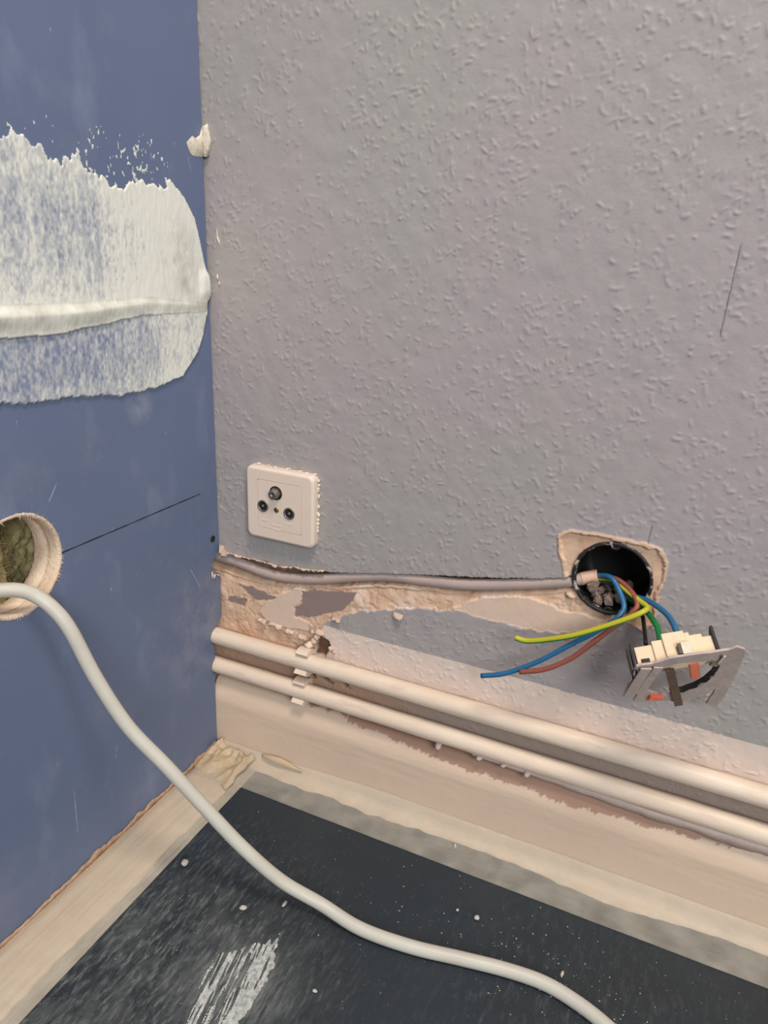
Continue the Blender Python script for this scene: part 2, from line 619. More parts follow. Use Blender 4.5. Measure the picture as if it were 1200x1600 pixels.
# shallow hollow just under the cable, running out towards the lower edge of the bare strip
hollow = np.exp(-np.clip(bot - Z, 0, 1) / 0.010) * 0.004
pd = pd + np.where(X < 0.375, hollow, 0)
Y = np.where(plas, pd, Y)
Y = np.where(mau, 0.0020 + 0.0004 * (rough_pl - 0.5), Y)
Y = np.where(smf, 0.0006 + 0.0004 * (rough_pl - 0.5), Y)
# plaster collar round the box, with a raised lip at its upper and right edge
dB = np.hypot(X - BX, Z - BZ)
ins = inside([(BX + (x - BX) * 0.93, BZ + (z - BZ) * 0.92) for x, z in PLATE], wx, wz)
col = np.where(ins, 0.0012 + 0.0012 * (rough_pl - 0.5), -0.0007 - 0.0014 * rough_pl)
Y = np.where(plate & ~(plas & (Z < 0.275)), col, Y)
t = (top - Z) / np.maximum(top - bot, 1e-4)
chd = 0.030 - 0.027 * sstep(0.55, 1.15, t) + 0.002 * (rough_pl - 0.5)
Y = np.where(inch, chd, Y)
# pits beside and below the clips
shade_pits = (inch & (t < 0.42)).astype(float)  # upper depth of the slot, its shade put into the colour
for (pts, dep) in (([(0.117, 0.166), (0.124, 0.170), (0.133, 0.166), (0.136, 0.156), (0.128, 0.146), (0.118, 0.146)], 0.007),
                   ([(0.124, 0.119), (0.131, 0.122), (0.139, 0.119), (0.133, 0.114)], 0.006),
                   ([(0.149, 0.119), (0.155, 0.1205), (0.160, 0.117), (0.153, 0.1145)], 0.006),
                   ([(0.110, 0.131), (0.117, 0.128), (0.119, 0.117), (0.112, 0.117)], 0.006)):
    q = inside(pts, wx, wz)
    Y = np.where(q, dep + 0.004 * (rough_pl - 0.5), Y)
    shade_pits = np.maximum(shade_pits, q.astype(float))
wpaint = ((Z < curve1(WHITE_TOP, X) + 0.0006 * (fbm(X * 200, X * 0, 71, 2) - 0.5)) & (X > 0.1138)).astype(float)
dust = sstep(0.146, 0.136, Z + 0.012 * (fbm(X * 60, Z * 120, 81, 4) - 0.5)) * 1.0
grey_gap = dust * sstep(0.15, 0.30, X + 0.06 * (rough_lo - 0.5)) * 0.85
# round opening for the flush box
ctr = lambda A: 0.25 * (A[:-1, :-1] + A[1:, :-1] + A[:-1, 1:] + A[1:, 1:])
keep = np.hypot(ctr(X) - BX, ctr(Z) - BZ) > BR
ring = (np.abs(dB - BR) < 0.0009)
Xv, Zv = X.copy(), Z.copy()
Xv[ring] = BX + (X[ring] - BX) * BR / dB[ring]
Zv[ring] = BZ + (Z[ring] - BZ) * BR / dB[ring]
V = np.stack([Xv, Y, Zv], -1).reshape(-1, 3)
F = grid_faces(len(zs), len(xs), keep)
V2, F2, used = compact(V, F)
me = mesh_np('wall_back', V2, F2)
for nm, arr in (('plaster', bare.astype(float)), ('mauve', mau.astype(float)), ('smooth_filler', smf.astype(float)), ('white_paint', wpaint), ('dust', dust), ('grey_gap', grey_gap), ('slot_shade_pits', shade_pits)):
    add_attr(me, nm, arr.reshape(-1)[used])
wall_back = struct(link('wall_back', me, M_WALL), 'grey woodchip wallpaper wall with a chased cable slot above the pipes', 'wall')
del V, V2, F, F2, H, wx, wz, rough_pl, rough_lo


def flap(name, base, out, mat, parent, thick=0.0005, seed=0):
    """a torn scrap: base polyline on the wall, curled outward to 'out' points"""
    n = len(base)
    V, F = [], []
    for k in range(4):
        t = k / 3
        for i in range(n):
            b, o = np.array(base[i]), np.array(out[i])
            p = b * (1 - t) + o * t
            p[1] -= 0.0015 * math.sin(t * math.pi)
            V.append(p)
    for k in range(3):
        for i in range(n - 1):
            a = k * n + i
            F.append((a, a + 1, a + n + 1, a + n))
    o = pydata(name, V, F, mat, parent)
    md = o.modifiers.new('thickness', 'SOLIDIFY')
    md.thickness = thick
    return o


rr = random.Random(3)
xx = 0.010
while xx < 0.128:
    w = rr.uniform(0.006, 0.014)
    base, out = [], []
    for i in range(5):
        x_ = xx + w * i / 4
        zt = float(curve1(CH_TOP, x_)) + 0.0040
        base.append((x_, -0.0004, zt + 0.001))
        d = rr.uniform(0.0005, 0.005) * math.sin(math.pi * (i + 0.5) / 5)
        out.append((x_ + rr.uniform(-0.001, 0.001), -0.0010 - rr.uniform(0, 0.003), zt + rr.uniform(-0.0005, 0.003) - d * 0.3))
    flap('torn_paper', base, out, M_PAPER, wall_back)
    xx += w + rr.uniform(-0.001, 0.004)
flap('torn_paper', [(0.005, 0, 0.247), (0.007, 0, 0.243), (0.009, 0, 0.240), (0.011, 0, 0.237)],
     [(0.004, -0.006, 0.251), (0.005, -0.009, 0.243), (0.006, -0.007, 0.238), (0.008, -0.003, 0.236)], M_PAPER, wall_back)
for (x_, z_, w) in ((0.062, 0.171, 0.016), (0.082, 0.168, 0.010), (0.048, 0.172, 0.010), (0.098, 0.166, 0.010), (0.205, 0.219, 0.010), (0.118, 0.178, 0.012), (0.137, 0.197, 0.010)):
    base = [(x_ + w * i / 4, 0.0, z_ - 0.001 * i / 4) for i in range(5)]
    out = [(x_ + w * i / 4, -0.0015 - rr.uniform(0, 0.004), z_ - 0.003 - rr.uniform(0, 0.003)) for i in range(5)]
    flap('torn_paper', base, out, M_PAPER, wall_back)


def drip(name, pts, y, mat, parent):
    """small raised paint drip: outline (x,z) low dome"""
    c = np.mean(pts, axis=0)
    V = [(p[0], y, p[1]) for p in pts] + [(c[0] + (p[0] - c[0]) * .5, y - 0.0012, c[1] + (p[1] - c[1]) * .5) for p in pts] + [(c[0], y - 0.0015, c[1])]
    n = len(pts)
    F = [(i, (i + 1) % n, n + (i + 1) % n, n + i) for i in range(n)] + [(n + i, n + (i + 1) % n, 2 * n) for i in range(n)]
    return pydata(name, V, F, mat, parent)


drip('paint_drip', [(0.0105, 0.5640), (0.0112, 0.5580), (0.0128, 0.5540), (0.0138, 0.5505), (0.0128, 0.5490), (0.0112, 0.5510), (0.0104, 0.5560)], -0.0002, M_CLIP, wall_back)
drip('paint_drip', [(0.0095, 0.5240), (0.0104, 0.5215), (0.0104, 0.5180), (0.0096, 0.5175), (0.0088, 0.5210)], -0.0002, M_CLIP, wall_back)
drip('paint_drip', [(0.0116, 0.5170), (0.0122, 0.5150), (0.0118, 0.5125), (0.0110, 0.5140)], -0.0002, M_CLIP, wall_back)


def pencil(name, p0, p1, plane, w, parent, n=14, mat=None):
    """thin graphite stroke on a wall, slightly uneven"""
    V, F = [], []
    a, b = np.array(p0), np.array(p1)
    d = (b - a) / np.linalg.norm(b - a)
    nn = np.array([-d[1], d[0]])
    for i in range(n + 1):
        c = a + (b - a) * i / n
        ww = w * (0.6 + 0.7 * rr.random()) * 0.5
        for s in (-1, 1):
            q = c + nn * s * ww
            V.append((q[0], -0.0009, q[1]) if plane == 'y' else (0.00015, q[0], q[1]))
    for i in range(n):
        F.append((2 * i, 2 * i + 1, 2 * i + 3, 2 * i + 2))
    o = pydata(name, V, F, mat or M_PENCIL, parent, False)
    return o


M_PENCIL_FAINT = simple('faint_pencil', (150, 143, 146), None, rough=0.7)
o = pencil('pencil_line', (0.4503, 0.5677), (0.4482, 0.505), 'y', 0.0009, wall_back)
o.data.materials[0] = M_PENCIL_FAINT
o = pencil('pencil_line', (0.4258, 0.3545), (0.4245, 0.3375), 'y', 0.0009, wall_back)
o.data.materials[0] = M_PENCIL_FAINT

# ------------------------------------------------------------------ blue plasterboard wall
wall_left = struct(empty('wall_left', (0, 0, 0)), 'blue plasterboard wall with a white filled joint and a round hole', 'wall')
HY, HZ, HR = -0.2455, 0.3190, 0.0395
P1Y, P1Z, P2Y, P2Z, PR = -0.0125, 0.1430, -0.0125, 0.1063, 0.0092


def arc(cy, cz, r, a0, a1, n=8):
    return [(cy + r * math.cos(math.radians(a0 + (a1 - a0) * i / n)), cz + r * math.sin(math.radians(a0 + (a1 - a0) * i / n))) for i in range(n + 1)]


out = [(-3.0, ZJ - 0.0008), (-3.0, 0.006)]
yy = -2.9
while yy < -0.36:
    out.append((yy, 0.006))
    yy += 0.2
yy = -0.36
while yy < -0.021:
    out.append((yy, 0.0055 + rr.uniform(-0.0014, 0.0016)))
    yy += 0.0045
out += [(-0.0195, 0.006), (-0.0195, 0.04), (-0.0190, 0.07), (-0.0182, 0.088), (-0.0165, 0.094)]
out += arc(P2Y, P2Z, PR + 0.0016, 246, 114)
out += [(-0.0168, 0.1185), (-0.0160, 0.1245), (-0.0168, 0.1310)]
out += arc(P1Y, P1Z, PR + 0.0016, 246, 100)
out += [(-0.0110, 0.1560), (-0.0060, 0.1585), (-0.0018, 0.1620)]
out += [(-0.0014, 0.175), (-0.0020, 0.19), (-0.0012, 0.205), (-0.0016, 0.2135), (-0.0070, 0.2160), (-0.0120, 0.2200), (-0.0150, 0.2260), (-0.0140, 0.2325), (-0.0090, 0.2350), (-0.0040, 0.2380), (-0.0016, 0.2420)]
zz = 0.25
while zz < ZJ - 0.004:
    out.append((-0.0014 + rr.uniform(-0.0005, 0.0004), zz))
    zz += 0.006
out.append((-0.0014, ZJ - 0.0008))
hole = []
for k in range(72):
    a = -2 * math.pi * k / 72
    r = HR + rr.uniform(-0.0005, 0.0007)
    hole.append((HY + r * math.cos(a), HZ + r * math.sin(a)))
low = extrude_poly('plasterboard', out, [hole], lambda y, z: (0.0, y, z), (-0.025, 0, 0), M_BOARD, wall_left)
low['label'] = 'lower blue plasterboard with round hole'
up = [(-3.0, 2.5), (-3.0, ZJ + 0.0008), (-0.0035, ZJ + 0.0008)]
zz = ZJ + 0.006
while zz < 0.80:
    up.append((-0.0024 + rr.uniform(-0.0005, 0.0005), zz))
    zz += 0.007
up.append((-0.0024, 2.5))
upo = extrude_poly('plasterboard', up, [], lambda y, z: (0.0, y, z), (-0.025, 0, 0), M_BOARD, wall_left)
upo['label'] = 'upper blue plasterboard'

# cut edge of the hole: two board layers of bare gypsum with frayed paper at the rim
lathe('hole_edge', [(HR + 0.0016, 0.0003), (HR + 0.0004, 0.0009), (HR - 0.0010, 0.0004), (HR - 0.0016, -0.003), (HR - 0.0010, -0.008), (HR - 0.0013, -0.0115), (HR - 0.0003, -0.0125), (HR - 0.0022, -0.0135),
                    (HR - 0.0028, -0.019), (HR - 0.0022, -0.0245), (HR - 0.0015, -0.027), (HR + 0.004, -0.028)],
      (0, HY, HZ), M_BOARDCORE, wall_left, '+X', 96, True, 0.0006)
V, F = [], []
for k in range(170):                                            # paper fibres round the rim
    a = rr.uniform(0, 2 * math.pi)
    r0 = HR + 0.0004
    L = rr.uniform(0.001, 0.004)
    da = rr.uniform(-0.03, 0.03)
    b = len(V)
    sg = rr.choice((-1, 1, 1))
    for (r, aa, xo) in ((r0 - 0.0004, a - 0.008, 0.0002), (r0 - 0.0004, a + 0.008, 0.0002), (r0 + L * sg, a + da, 0.001 + rr.uniform(0, 0.0015))):
        V.append((xo, HY + r * math.cos(aa), HZ + r * math.sin(aa)))
    F.append((b, b + 1, b + 2))
fr = pydata('frayed_paper', V, F, M_BOARDCORE, wall_left, False)
fr['kind'] = 'stuff'

# ragged brown paper at the board's foot
V, F = [], []
n = 150
for i in range(n + 1):
    y_ = -0.34 + (0.34 - 0.022) * i / n
    h = 0.0010 + 0.0085 * float(fbm(np.array(y_ * 120), np.array(0.0), 91, 4)) * (1.0 if y_ > -0.26 else 0.5)
    for (x_, z_) in ((0.0003, 0.0035), (0.0022, 0.0030), (0.0016, 0.0030 + h * 0.8), (0.0003, 0.0035 + h)):
        V.append((x_ + rr.uniform(0, 0.0004), y_, z_))
for i in range(n):
    for k in range(3):
        a = 4 * i + k
        F.append((a, a + 1, a + 5, a + 4))
pydata('torn_board_edge', V, F, M_PAPERBROWN, wall_left)

# skim of joint filler over the joint
FILL = [(-1.2, 0.600), (-0.9, 0.606), (-0.6, 0.602), (-0.42, 0.612), (-0.30, 0.606), (-0.2134, 0.6139), (-0.2032, 0.6163), (-0.1955, 0.6173), (-0.1912, 0.612), (-0.1807, 0.6109), (-0.1761, 0.6045), (-0.1649, 0.6045), (-0.1544, 0.6089), (-0.1483, 0.6095), (-0.1448, 0.5992), (-0.1324, 0.5981), (-0.1233, 0.5922), (-0.1066, 0.5898), (-0.0955, 0.5944), (-0.0731, 0.5961), (-0.0594, 0.5927), (-0.0519, 0.5962), (-0.0544, 0.6039), (-0.0436, 0.5968), (-0.0309, 0.5865), (-0.0189, 0.5713), (-0.0137, 0.5553), (-0.0079, 0.5332), (-0.0020, 0.516), (-0.0016, 0.5032), (-0.0076, 0.496), (-0.0072, 0.4872), (-0.0145, 0.467), (-0.0232, 0.453), (-0.0463, 0.4333), (-0.0859, 0.4282), (-0.1289, 0.428), (-0.1429, 0.4314), (-0.1792, 0.4354), (-0.215, 0.4367), (-0.2414, 0.4414), (-0.30, 0.440), (-0.45, 0.436), (-0.8, 0.442), (-1.2, 0.438)]
ys = axis(-1.2, -0.30, -0.001, -0.0009, 0.0008, 1.2)
zf = np.arange(0.418, 0.632, 0.0008)
YY, ZZ = np.meshgrid(ys, zf)
wy = YY + 0.007 * (fbm(YY * 190, ZZ * 110, 101, 4) - 0.5) * sstep(-0.02, -0.06, YY)
wz = ZZ + 0.012 * (fbm(YY * 230, ZZ * 50, 103, 4) - 0.5) * sstep(-0.02, -0.07, YY) * np.where(ZZ > 0.52, 1.0, 0.35)
msk = inside(FILL, wy, wz)
# stray flecks above the ragged upper edge
fl = (fbm(YY * 420, ZZ * 260, 111, 3) > 0.655) & (np.hypot((YY + 0.10) / 0.05, (ZZ - 0.612) / 0.022) < 1)
fl |= (fbm(YY * 420, ZZ * 200, 113, 3) > 0.80) & (ZZ > 0.585) & (YY < -0.01)
rtop = np.interp(YY, [-1.2, -0.2305, -0.1634, -0.0861, -0.0066], [0.509, 0.5085, 0.5061, 0.5067, 0.4970])
rbot = np.interp(YY, [-1.2, -0.234, -0.1935, -0.1463, -0.0954, -0.0071], [0.488, 0.4867, 0.4847, 0.4877, 0.4920, 0.4895])
rbot = rbot + 0.0016 * (fbm(YY * 90, YY * 0, 117, 3) - 0.5)
tr_ = np.clip((rtop - ZZ) / (rtop - rbot), 0, 1)
amp = np.interp(YY, [-1.2, -0.25, -0.15, -0.08, -0.007], [0.0050, 0.0048, 0.0038, 0.0014, 0.0005])
ridge = np.where((ZZ < rtop + 0.0) & (ZZ > rbot), amp * sstep(0, 0.40, tr_) * (1 - 0.60 * sstep(0.35, 1.0, tr_)), 0)
# a soft build-up above the bead and on the right end
buildup = 0.0012 * np.exp(-np.clip(ZZ - rtop, 0, 1) / 0.02) + 0.0010 * sstep(-0.10, -0.03, YY) * sstep(0.47, 0.50, ZZ) * sstep(0.60, 0.56, ZZ)
blob = 0.0026 * np.exp(-((YY + 0.0095) / 0.0075) ** 4 - ((ZZ - 0.514) / 0.011) ** 4)
streak = fbm(YY * 330, ZZ * 120, 121, 4)
streak2 = fbm(YY * 160, ZZ * 9, 127, 3)
speck = fbm(YY * 560, ZZ * 330, 131, 3)
base = 0.44 + 0.60 * sstep(-0.150, -0.075, YY + 0.012 * (streak2 - 0.5))
base = np.where(ZZ < rbot, 0.28 + 0.62 * sstep(-0.150, -0.030, YY + 0.02 * (streak2 - 0.5)), base)
base = base + np.where(ZZ > rtop, 0.50 * np.exp(-(ZZ - rtop) / (0.012 + 0.03 * streak2)), 0)
edge_up = np.interp(YY, [-1.2, -0.21, -0.15, -0.10, -0.05], [0.608, 0.612, 0.602, 0.591, 0.592])
base = base + 0.30 * sstep(0.045, 0.0, edge_up - ZZ)
base = base + 0.18 * sstep(0.452, 0.440, ZZ + 0.006 * (streak2 - 0.5)) + 0.04
cover = np.clip(base + 0.62 * (streak - 0.5) + 0.85 * (speck - 0.5) + 0.30 * (streak2 - 0.5), 0.10, 1)
cover = np.where(ridge > 0, 1.0, cover)
cover = np.where(fl & ~msk, 0.75, cover)
cover = np.where(blob > 0.0006, 1.0, cover)
bead_tone_grime = np.where(ridge > 0, 0.55, 0) + 0.9 * np.exp(-((YY + 0.036) / 0.014) ** 2 - ((ZZ - 0.53) / 0.03) ** 2) + 0.6 * np.exp(-((YY + 0.060) / 0.006) ** 2 - ((ZZ - 0.53) / 0.02) ** 2) + 1.0 * np.exp(-((YY + 0.010) / 0.010) ** 2 - ((ZZ - 0.498) / 0.006) ** 2)  # bead toned grey, then grime patches towards the corner
XX = 0.00035 + 0.00035 * cover + 0.0004 * (streak - 0.5) * sstep(0.4, 0.9, cover) + ridge + buildup + blob
inb = msk | fl
edge = inb.copy()
edge[1:-1, 1:-1] = inb[1:-1, 1:-1] & inb[:-2, 1:-1] & inb[2:, 1:-1] & inb[1:-1, :-2] & inb[1:-1, 2:]
XX = np.where(edge, XX, 0.0001)
kp = (inb[:-1, :-1].astype(int) + inb[1:, :-1] + inb[:-1, 1:] + inb[1:, 1:]) >= 3
V = np.stack([XX, YY, ZZ], -1).reshape(-1, 3)
F = grid_faces(len(zf), len(ys), kp)
V2, F2, used = compact(V, F)
me = mesh_np('joint_filler', V2, F2)
add_attr(me, 'cover', cover.reshape(-1)[used])
add_attr(me, 'bead_tone_grime', bead_tone_grime.reshape(-1)[used])
o = link('joint_filler', me, M_FILLER, wall_left)
o['label'] = 'white streaky filler with a thick bead along the joint'

# filler lump bridging the corner, upper left of the grey wall
BL = [(-0.0247, 0.6315), (-0.0205, 0.6345), (-0.0165, 0.6375), (-0.0122, 0.6360), (-0.0060, 0.6392), (-0.0020, 0.6476), (-0.0016, 0.6226), (-0.0090, 0.6215), (-0.0177, 0.6218), (-0.0215, 0.6250)]
n = len(BL)
V = [(0.0002, y, z) for y, z in BL] + [(0.0016, -0.010 + (y + 0.010) * 0.6, 0.630 + (z - 0.630) * 0.6) for y, z in BL] + [(0.0022, -0.008, 0.629)]
F = [(i, (i + 1) % n, n + (i + 1) % n, n + i) for i in range(n)] + [(n + i, n + (i + 1) % n, 2 * n) for i in range(n)]
M_LUMP = simple('filler_lump', (222, 216, 202), (188, 170, 148), 160, 0.6, 0.85, bump=0.5)
pydata('filler_lump', V, F, M_LUMP, wall_left)
bm = bmesh.new()
bmesh.ops.create_icosphere(bm, subdivisions=3, radius=1)
for v in bm.verts:
    c = v.co.copy()
    q = 1 + 0.9 * (float(fbm(np.array(c.x * 2.3 + c.y), np.array(c.z * 2.3 + 5), 7, 3)) - 0.5)
    v.co = Vector((0.0035 + c.x * 0.0048 * q, -0.0022 + c.y * 0.0035 * q, 0.6355 + c.z * 0.0125 * q))
from_bm('filler_lump', bm, M_LUMP, wall_left, True)

pencil('pencil_line', (-0.2055, 0.3148), (-0.0285, 0.3128), 'x', 0.0011, wall_left, 30)
M_SCRATCH = simple('chalky_scratch', (150, 158, 178), (120, 132, 160), 200, 0.8, 0.8)
for a_, b_, w_ in (((-0.222, 0.092), (-0.224, 0.048), 0.0012), ((-0.288, 0.196), (-0.300, 0.168), 0.0010), ((-0.050, 0.238), (-0.036, 0.212), 0.0014), ((-0.168, 0.104), (-0.172, 0.092), 0.0012), ((-0.024, 0.62), (-0.020, 0.608), 0.0008), ((-0.202, 0.372), (-0.211, 0.360), 0.0016)):
    pencil('scratch', a_, b_, 'x', w_, wall_left, 8, M_SCRATCH)
# sunk drywall screw near the corner
lathe('screw', [(0.0036, 0.0001), (0.0036, 0.0007), (0.0030, 0.0009), (0.0022, 0.0006), (0.0016, 0.0003), (0.0004, 0.0002)], (0.0, -0.0122, 0.258), M_DARK, wall_left, '+X', 18)
# frayed paper at the cable notch
for (y_, z_, dy, dz) in ((-0.0155, 0.2215, -0.004, -0.006), (-0.011, 0.2170, -0.006, -0.003), (-0.007, 0.2150, 0.004, -0.004), (-0.0055, 0.2375, 0.001, 0.006)):
    pydata('frayed_paper', [(0.0002, y_ - 0.0015, z_), (0.0002, y_ + 0.0015, z_), (0.0030, y_ + dy, z_ + dz), (0.0022, y_ + dy * 0.4 + 0.001, z_ + dz * 0.6), (0.0003, y_, z_ - 0.0008)],
           [(0, 1, 3, 2), (0, 2, 4), (1, 4, 3), (4, 2, 3)], M_PAPER, wall_left, False)

# mineral wool seen through the hole
yw = np.arange(-0.33, -0.16, 0.0016)
zw = np.arange(0.23, 0.41, 0.0016)
A, Bz = np.meshgrid(yw, zw)
hgt = -0.027 + 0.014 * (fbm(A * 55, Bz * 55, 141, 5) - 0.5) + 0.005 * (fbm(A * 300, Bz * 300, 149, 3) - 0.5) - 0.022 * sstep(-0.240, -0.215, A)
V = np.stack([hgt, A, Bz], -1).reshape(-1, 3)
nb = len(V)
F = grid_faces(len(zw), len(yw))
me = mesh_np('insulation_slab', V, F)
wool = link('insulation_slab', me, M_WOOL)
md = wool.modifiers.new('thickness', 'SOLIDIFY')
md.thickness = 0.03
md.offset = -1
tag(wool, 'olive brown mineral wool seen inside the round hole in the blue board', 'insulation')
V, F = [], []
for k in range(500):
    y_, z_ = rr.uniform(-0.29, -0.21), rr.uniform(0.275, 0.365)
    i, j = int((z_ - 0.23) / 0.0016), int((y_ + 0.33) / 0.0016)
    x_ = float(hgt[i, j])
    a = rr.uniform(0, math.pi)
    L = rr.uniform(0.003, 0.010)
    d = (math.cos(a) * L, math.sin(a) * L)
    w = 0.00022
    b = len(V)
    nx, ny = -math.sin(a) * w, math.cos(a) * w
    V += [(x_ - 0.0005, y_ - nx, z_ - ny), (x_ - 0.0005, y_ + nx, z_ + ny), (x_ + 0.0022, y_ + d[0] / 2 + nx, z_ + d[1] / 2 + ny), (x_ + 0.0022, y_ + d[0] / 2 - nx, z_ + d[1] / 2 - ny), (x_, y_ + d[0] + nx, z_ + d[1] + ny), (x_, y_ + d[0] - nx, z_ + d[1] - ny)]
    F += [(b, b + 1, b + 2, b + 3), (b + 3, b + 2, b + 4, b + 5)]
M_FIB = simple('wool_fibre_strands', (176, 164, 120), (130, 118, 76), 200, 0.6, 0.9)
wf = pydata('fibres', V, F, M_FIB, wool, False)
wf['kind'] = 'stuff'

# ------------------------------------------------------------------ floor, caulk, strips
bm = bmesh.new()
box_bm(bm, (-0.05, -3.2, -0.02), (3.2, 0.03, 0.0))
floor = struct(from_bm('floor', bm, M_FLOOR), 'dark slate grey dusty floor covering', 'floor')

# dried filler smear on the floor
yy_ = np.arange(-0.31, -0.19, 0.00045)
xx_ = np.arange(0.150, 0.225, 0.00045)
A, Bq = np.meshgrid(xx_, yy_)
SMEAR = [(0.160, -0.236), (0.1674, -0.2290), (0.199, -0.2045), (0.2065, -0.2206), (0.211, -0.2557), (0.209, -0.290), (0.208, -0.305), (0.180, -0.305), (0.171, -0.2836), (0.163, -0.258)]
dirx, diry = 0.20, -0.98
u = A * dirx + Bq * diry
v = -A * diry + Bq * dirx
st = fbm(u * 22, v * 380, 151, 4)
stf = fbm(u * 60, v * 900, 157, 3)
ms = inside(SMEAR, A + 0.008 * (fbm(A * 160, Bq * 160, 5, 3) - 0.5), Bq + 0.014 * (st - 0.5))
dens = 0.36 + 0.22 * np.exp(-((v - 0.148) / 0.010) ** 2) - 0.06 * sstep(-0.215, -0.20, Bq)
ms &= (st * 0.5 + stf * 0.5) > (0.87 - dens)
kp = (ms[:-1, :-1].astype(int) + ms[1:, :-1] + ms[:-1, 1:] + ms[1:, 1:]) >= 3
zz_ = np.where(ms, 0.0004 + 0.0007 * stf, 0.0002)
V = np.stack([A, Bq, zz_], -1).reshape(-1, 3)
V2, F2, used = compact(V, grid_faces(len(yy_), len(xx_), kp))
M_SMEAR = simple('dried_filler', (196, 198, 192), (120, 126, 126), 260, 0.7, 0.9)
o = link('filler_smear', mesh_np('filler_smear', V2, F2), M_SMEAR, floor)
o['label'] = 'white streaky smear of dried filler'

# painted skirting board
prof = [(-0.0005, 0.002), (-0.0005, 0.0865), (-0.0040, 0.0872), (-0.0080, 0.0862), (-0.0105, 0.0840), (-0.0130, 0.0795), (-0.0155, 0.0735), (-0.0172, 0.0680), (-0.0180, 0.0630), (-0.0180, 0.0560), (-0.0180, 0.0400), (-0.0180, 0.0150), (-0.0180, 0.002)]
# refine profile
pf = []
for a, b in zip(prof[:-1], prof[1:]):
    L = math.hypot(a[0] - b[0], a[1] - b[1])
    k = max(1, int(L / 0.0016)) if a[1] > 0.05 and a[0] > -0.0181 and b[0] < -0.0005 else 1
    for i in range(k):
        pf.append((a[0] + (b[0] - a[0]) * i / k, a[1] + (b[1] - a[1]) * i / k))
pf.append(prof[-1])
pf = np.array(pf)
sx = axis(-0.004, 0.001, 0.66, 3.2, 0.0014, 1.2)
SXg, Pi = np.meshgrid(sx, np.arange(len(pf)))
SY = pf[Pi, 0] - 0.0006 * (fbm(SXg * 25, Pi * 0.3, 161, 3) - 0.5) * (pf[Pi, 0] < -0.002)
SZg = pf[Pi, 1] + 0.0010 * (fbm(SXg * 18, Pi * 0.1, 163, 3) - 0.5) * (pf[Pi, 1] > 0.03)
# ragged edge of the bare brown top, paint below
edge_z = np.interp(sx, [0, 0.06, 0.12, 0.18, 0.24, 0.276, 0.34, 0.40, 0.46, 0.50, 0.55, 0.62, 1.0], [0.094, 0.092, 0.0885, 0.0845, 0.0795, 0.0765, 0.0755, 0.0745, 0.0775, 0.080, 0.0835, 0.086, 0.087])
edge_z = edge_z + 0.0050 * (fbm(sx * 330, sx * 0, 167, 3) - 0.5) + 0.004 * (fbm(sx * 60, sx * 0, 169, 2) - 0.5)
bareat = (SZg > edge_z[None, :]).astype(float) * (pf[Pi, 0] > -0.0175)
V = np.stack([SXg, SY, SZg], -1).reshape(-1, 3)
me = mesh_np('baseboard_back', V, grid_faces(len(pf), len(sx), None, True))
add_attr(me, 'bare', bareat)
struct(link('baseboard_back', me, M_SKIRT), 'cream painted skirting board under the two heating pipes', 'skirting')


def sheet(name, us, prof_fn, mat, parent=None, flip=False, smooth=True, thick=0):
    V = []
    for u_ in us:
        V += prof_fn(u_)
    k = len(V) // len(us)
    F = []
    for i in range(len(us) - 1):
        for j in range(k - 1):
            a = i * k + j
            f = (a, a + 1, a + k + 1, a + k)
            F.append(f[::-1] if flip else f)
    o = pydata(name, V, F, mat, parent, smooth)
    if thick:
        md = o.modifiers.new('thickness', 'SOLIDIFY')
        md.thickness = thick
        md.offset = -1
    return o


def n1(v, f, s):
    return float(fbm(np.array(v * f), np.array(0.0), s, 3)) - 0.5


usx = list(np.arange(0.004, 0.70, 0.003)) + list(np.arange(0.72, 3.2, 0.04))


def caulk_prof(u_):
    e = 0.033 + 0.010 * n1(u_, 10, 171) + 0.004 * n1(u_, 70, 173) + 0.008 * math.exp(-((u_ - 0.44) / 0.05) ** 2)
    hz = 0.0160 if u_ > 0.2 else 0.0105 + 0.0055 * max(0, (u_ - 0.08) / 0.12)
    return [(u_, -0.0178, hz + 0.001), (u_, -0.0200, hz * 0.93), (u_, -0.0218, hz * 0.62), (u_, -0.0250, hz * 0.32), (u_, -0.0250 - (e - 0.025) * 0.5, 0.0024), (u_, -e, 0.0009), (u_, -e - 0.0006, 0.0)]


struct(sheet('trim_1', usx, caulk_prof, M_CAULK, flip=True), 'cream caulk fillet along the foot of the skirting board', 'caulk')

usy = list(np.arange(-3.0, -0.40, 0.05)) + list(np.arange(-0.40, -0.016, 0.003))


def strip_prof(u_):
    e = 0.050 + 0.010 * n1(u_, 12, 181) + 0.004 * n1(u_, 100, 183)
    return [(-0.020, u_, 0.0034), (0.004, u_, 0.0034), (0.020, u_, 0.0034 + 0.0006 * n1(u_, 60, 185)), (e - 0.012, u_, 0.0028), (e - 0.003, u_, 0.0014), (e, u_, 0.0007), (e + 0.0008, u_, 0.0)]


struct(sheet('trim_2', usy, strip_prof, M_WOODSTRIP), 'pale filled strip along the foot of the blue board', 'strip')


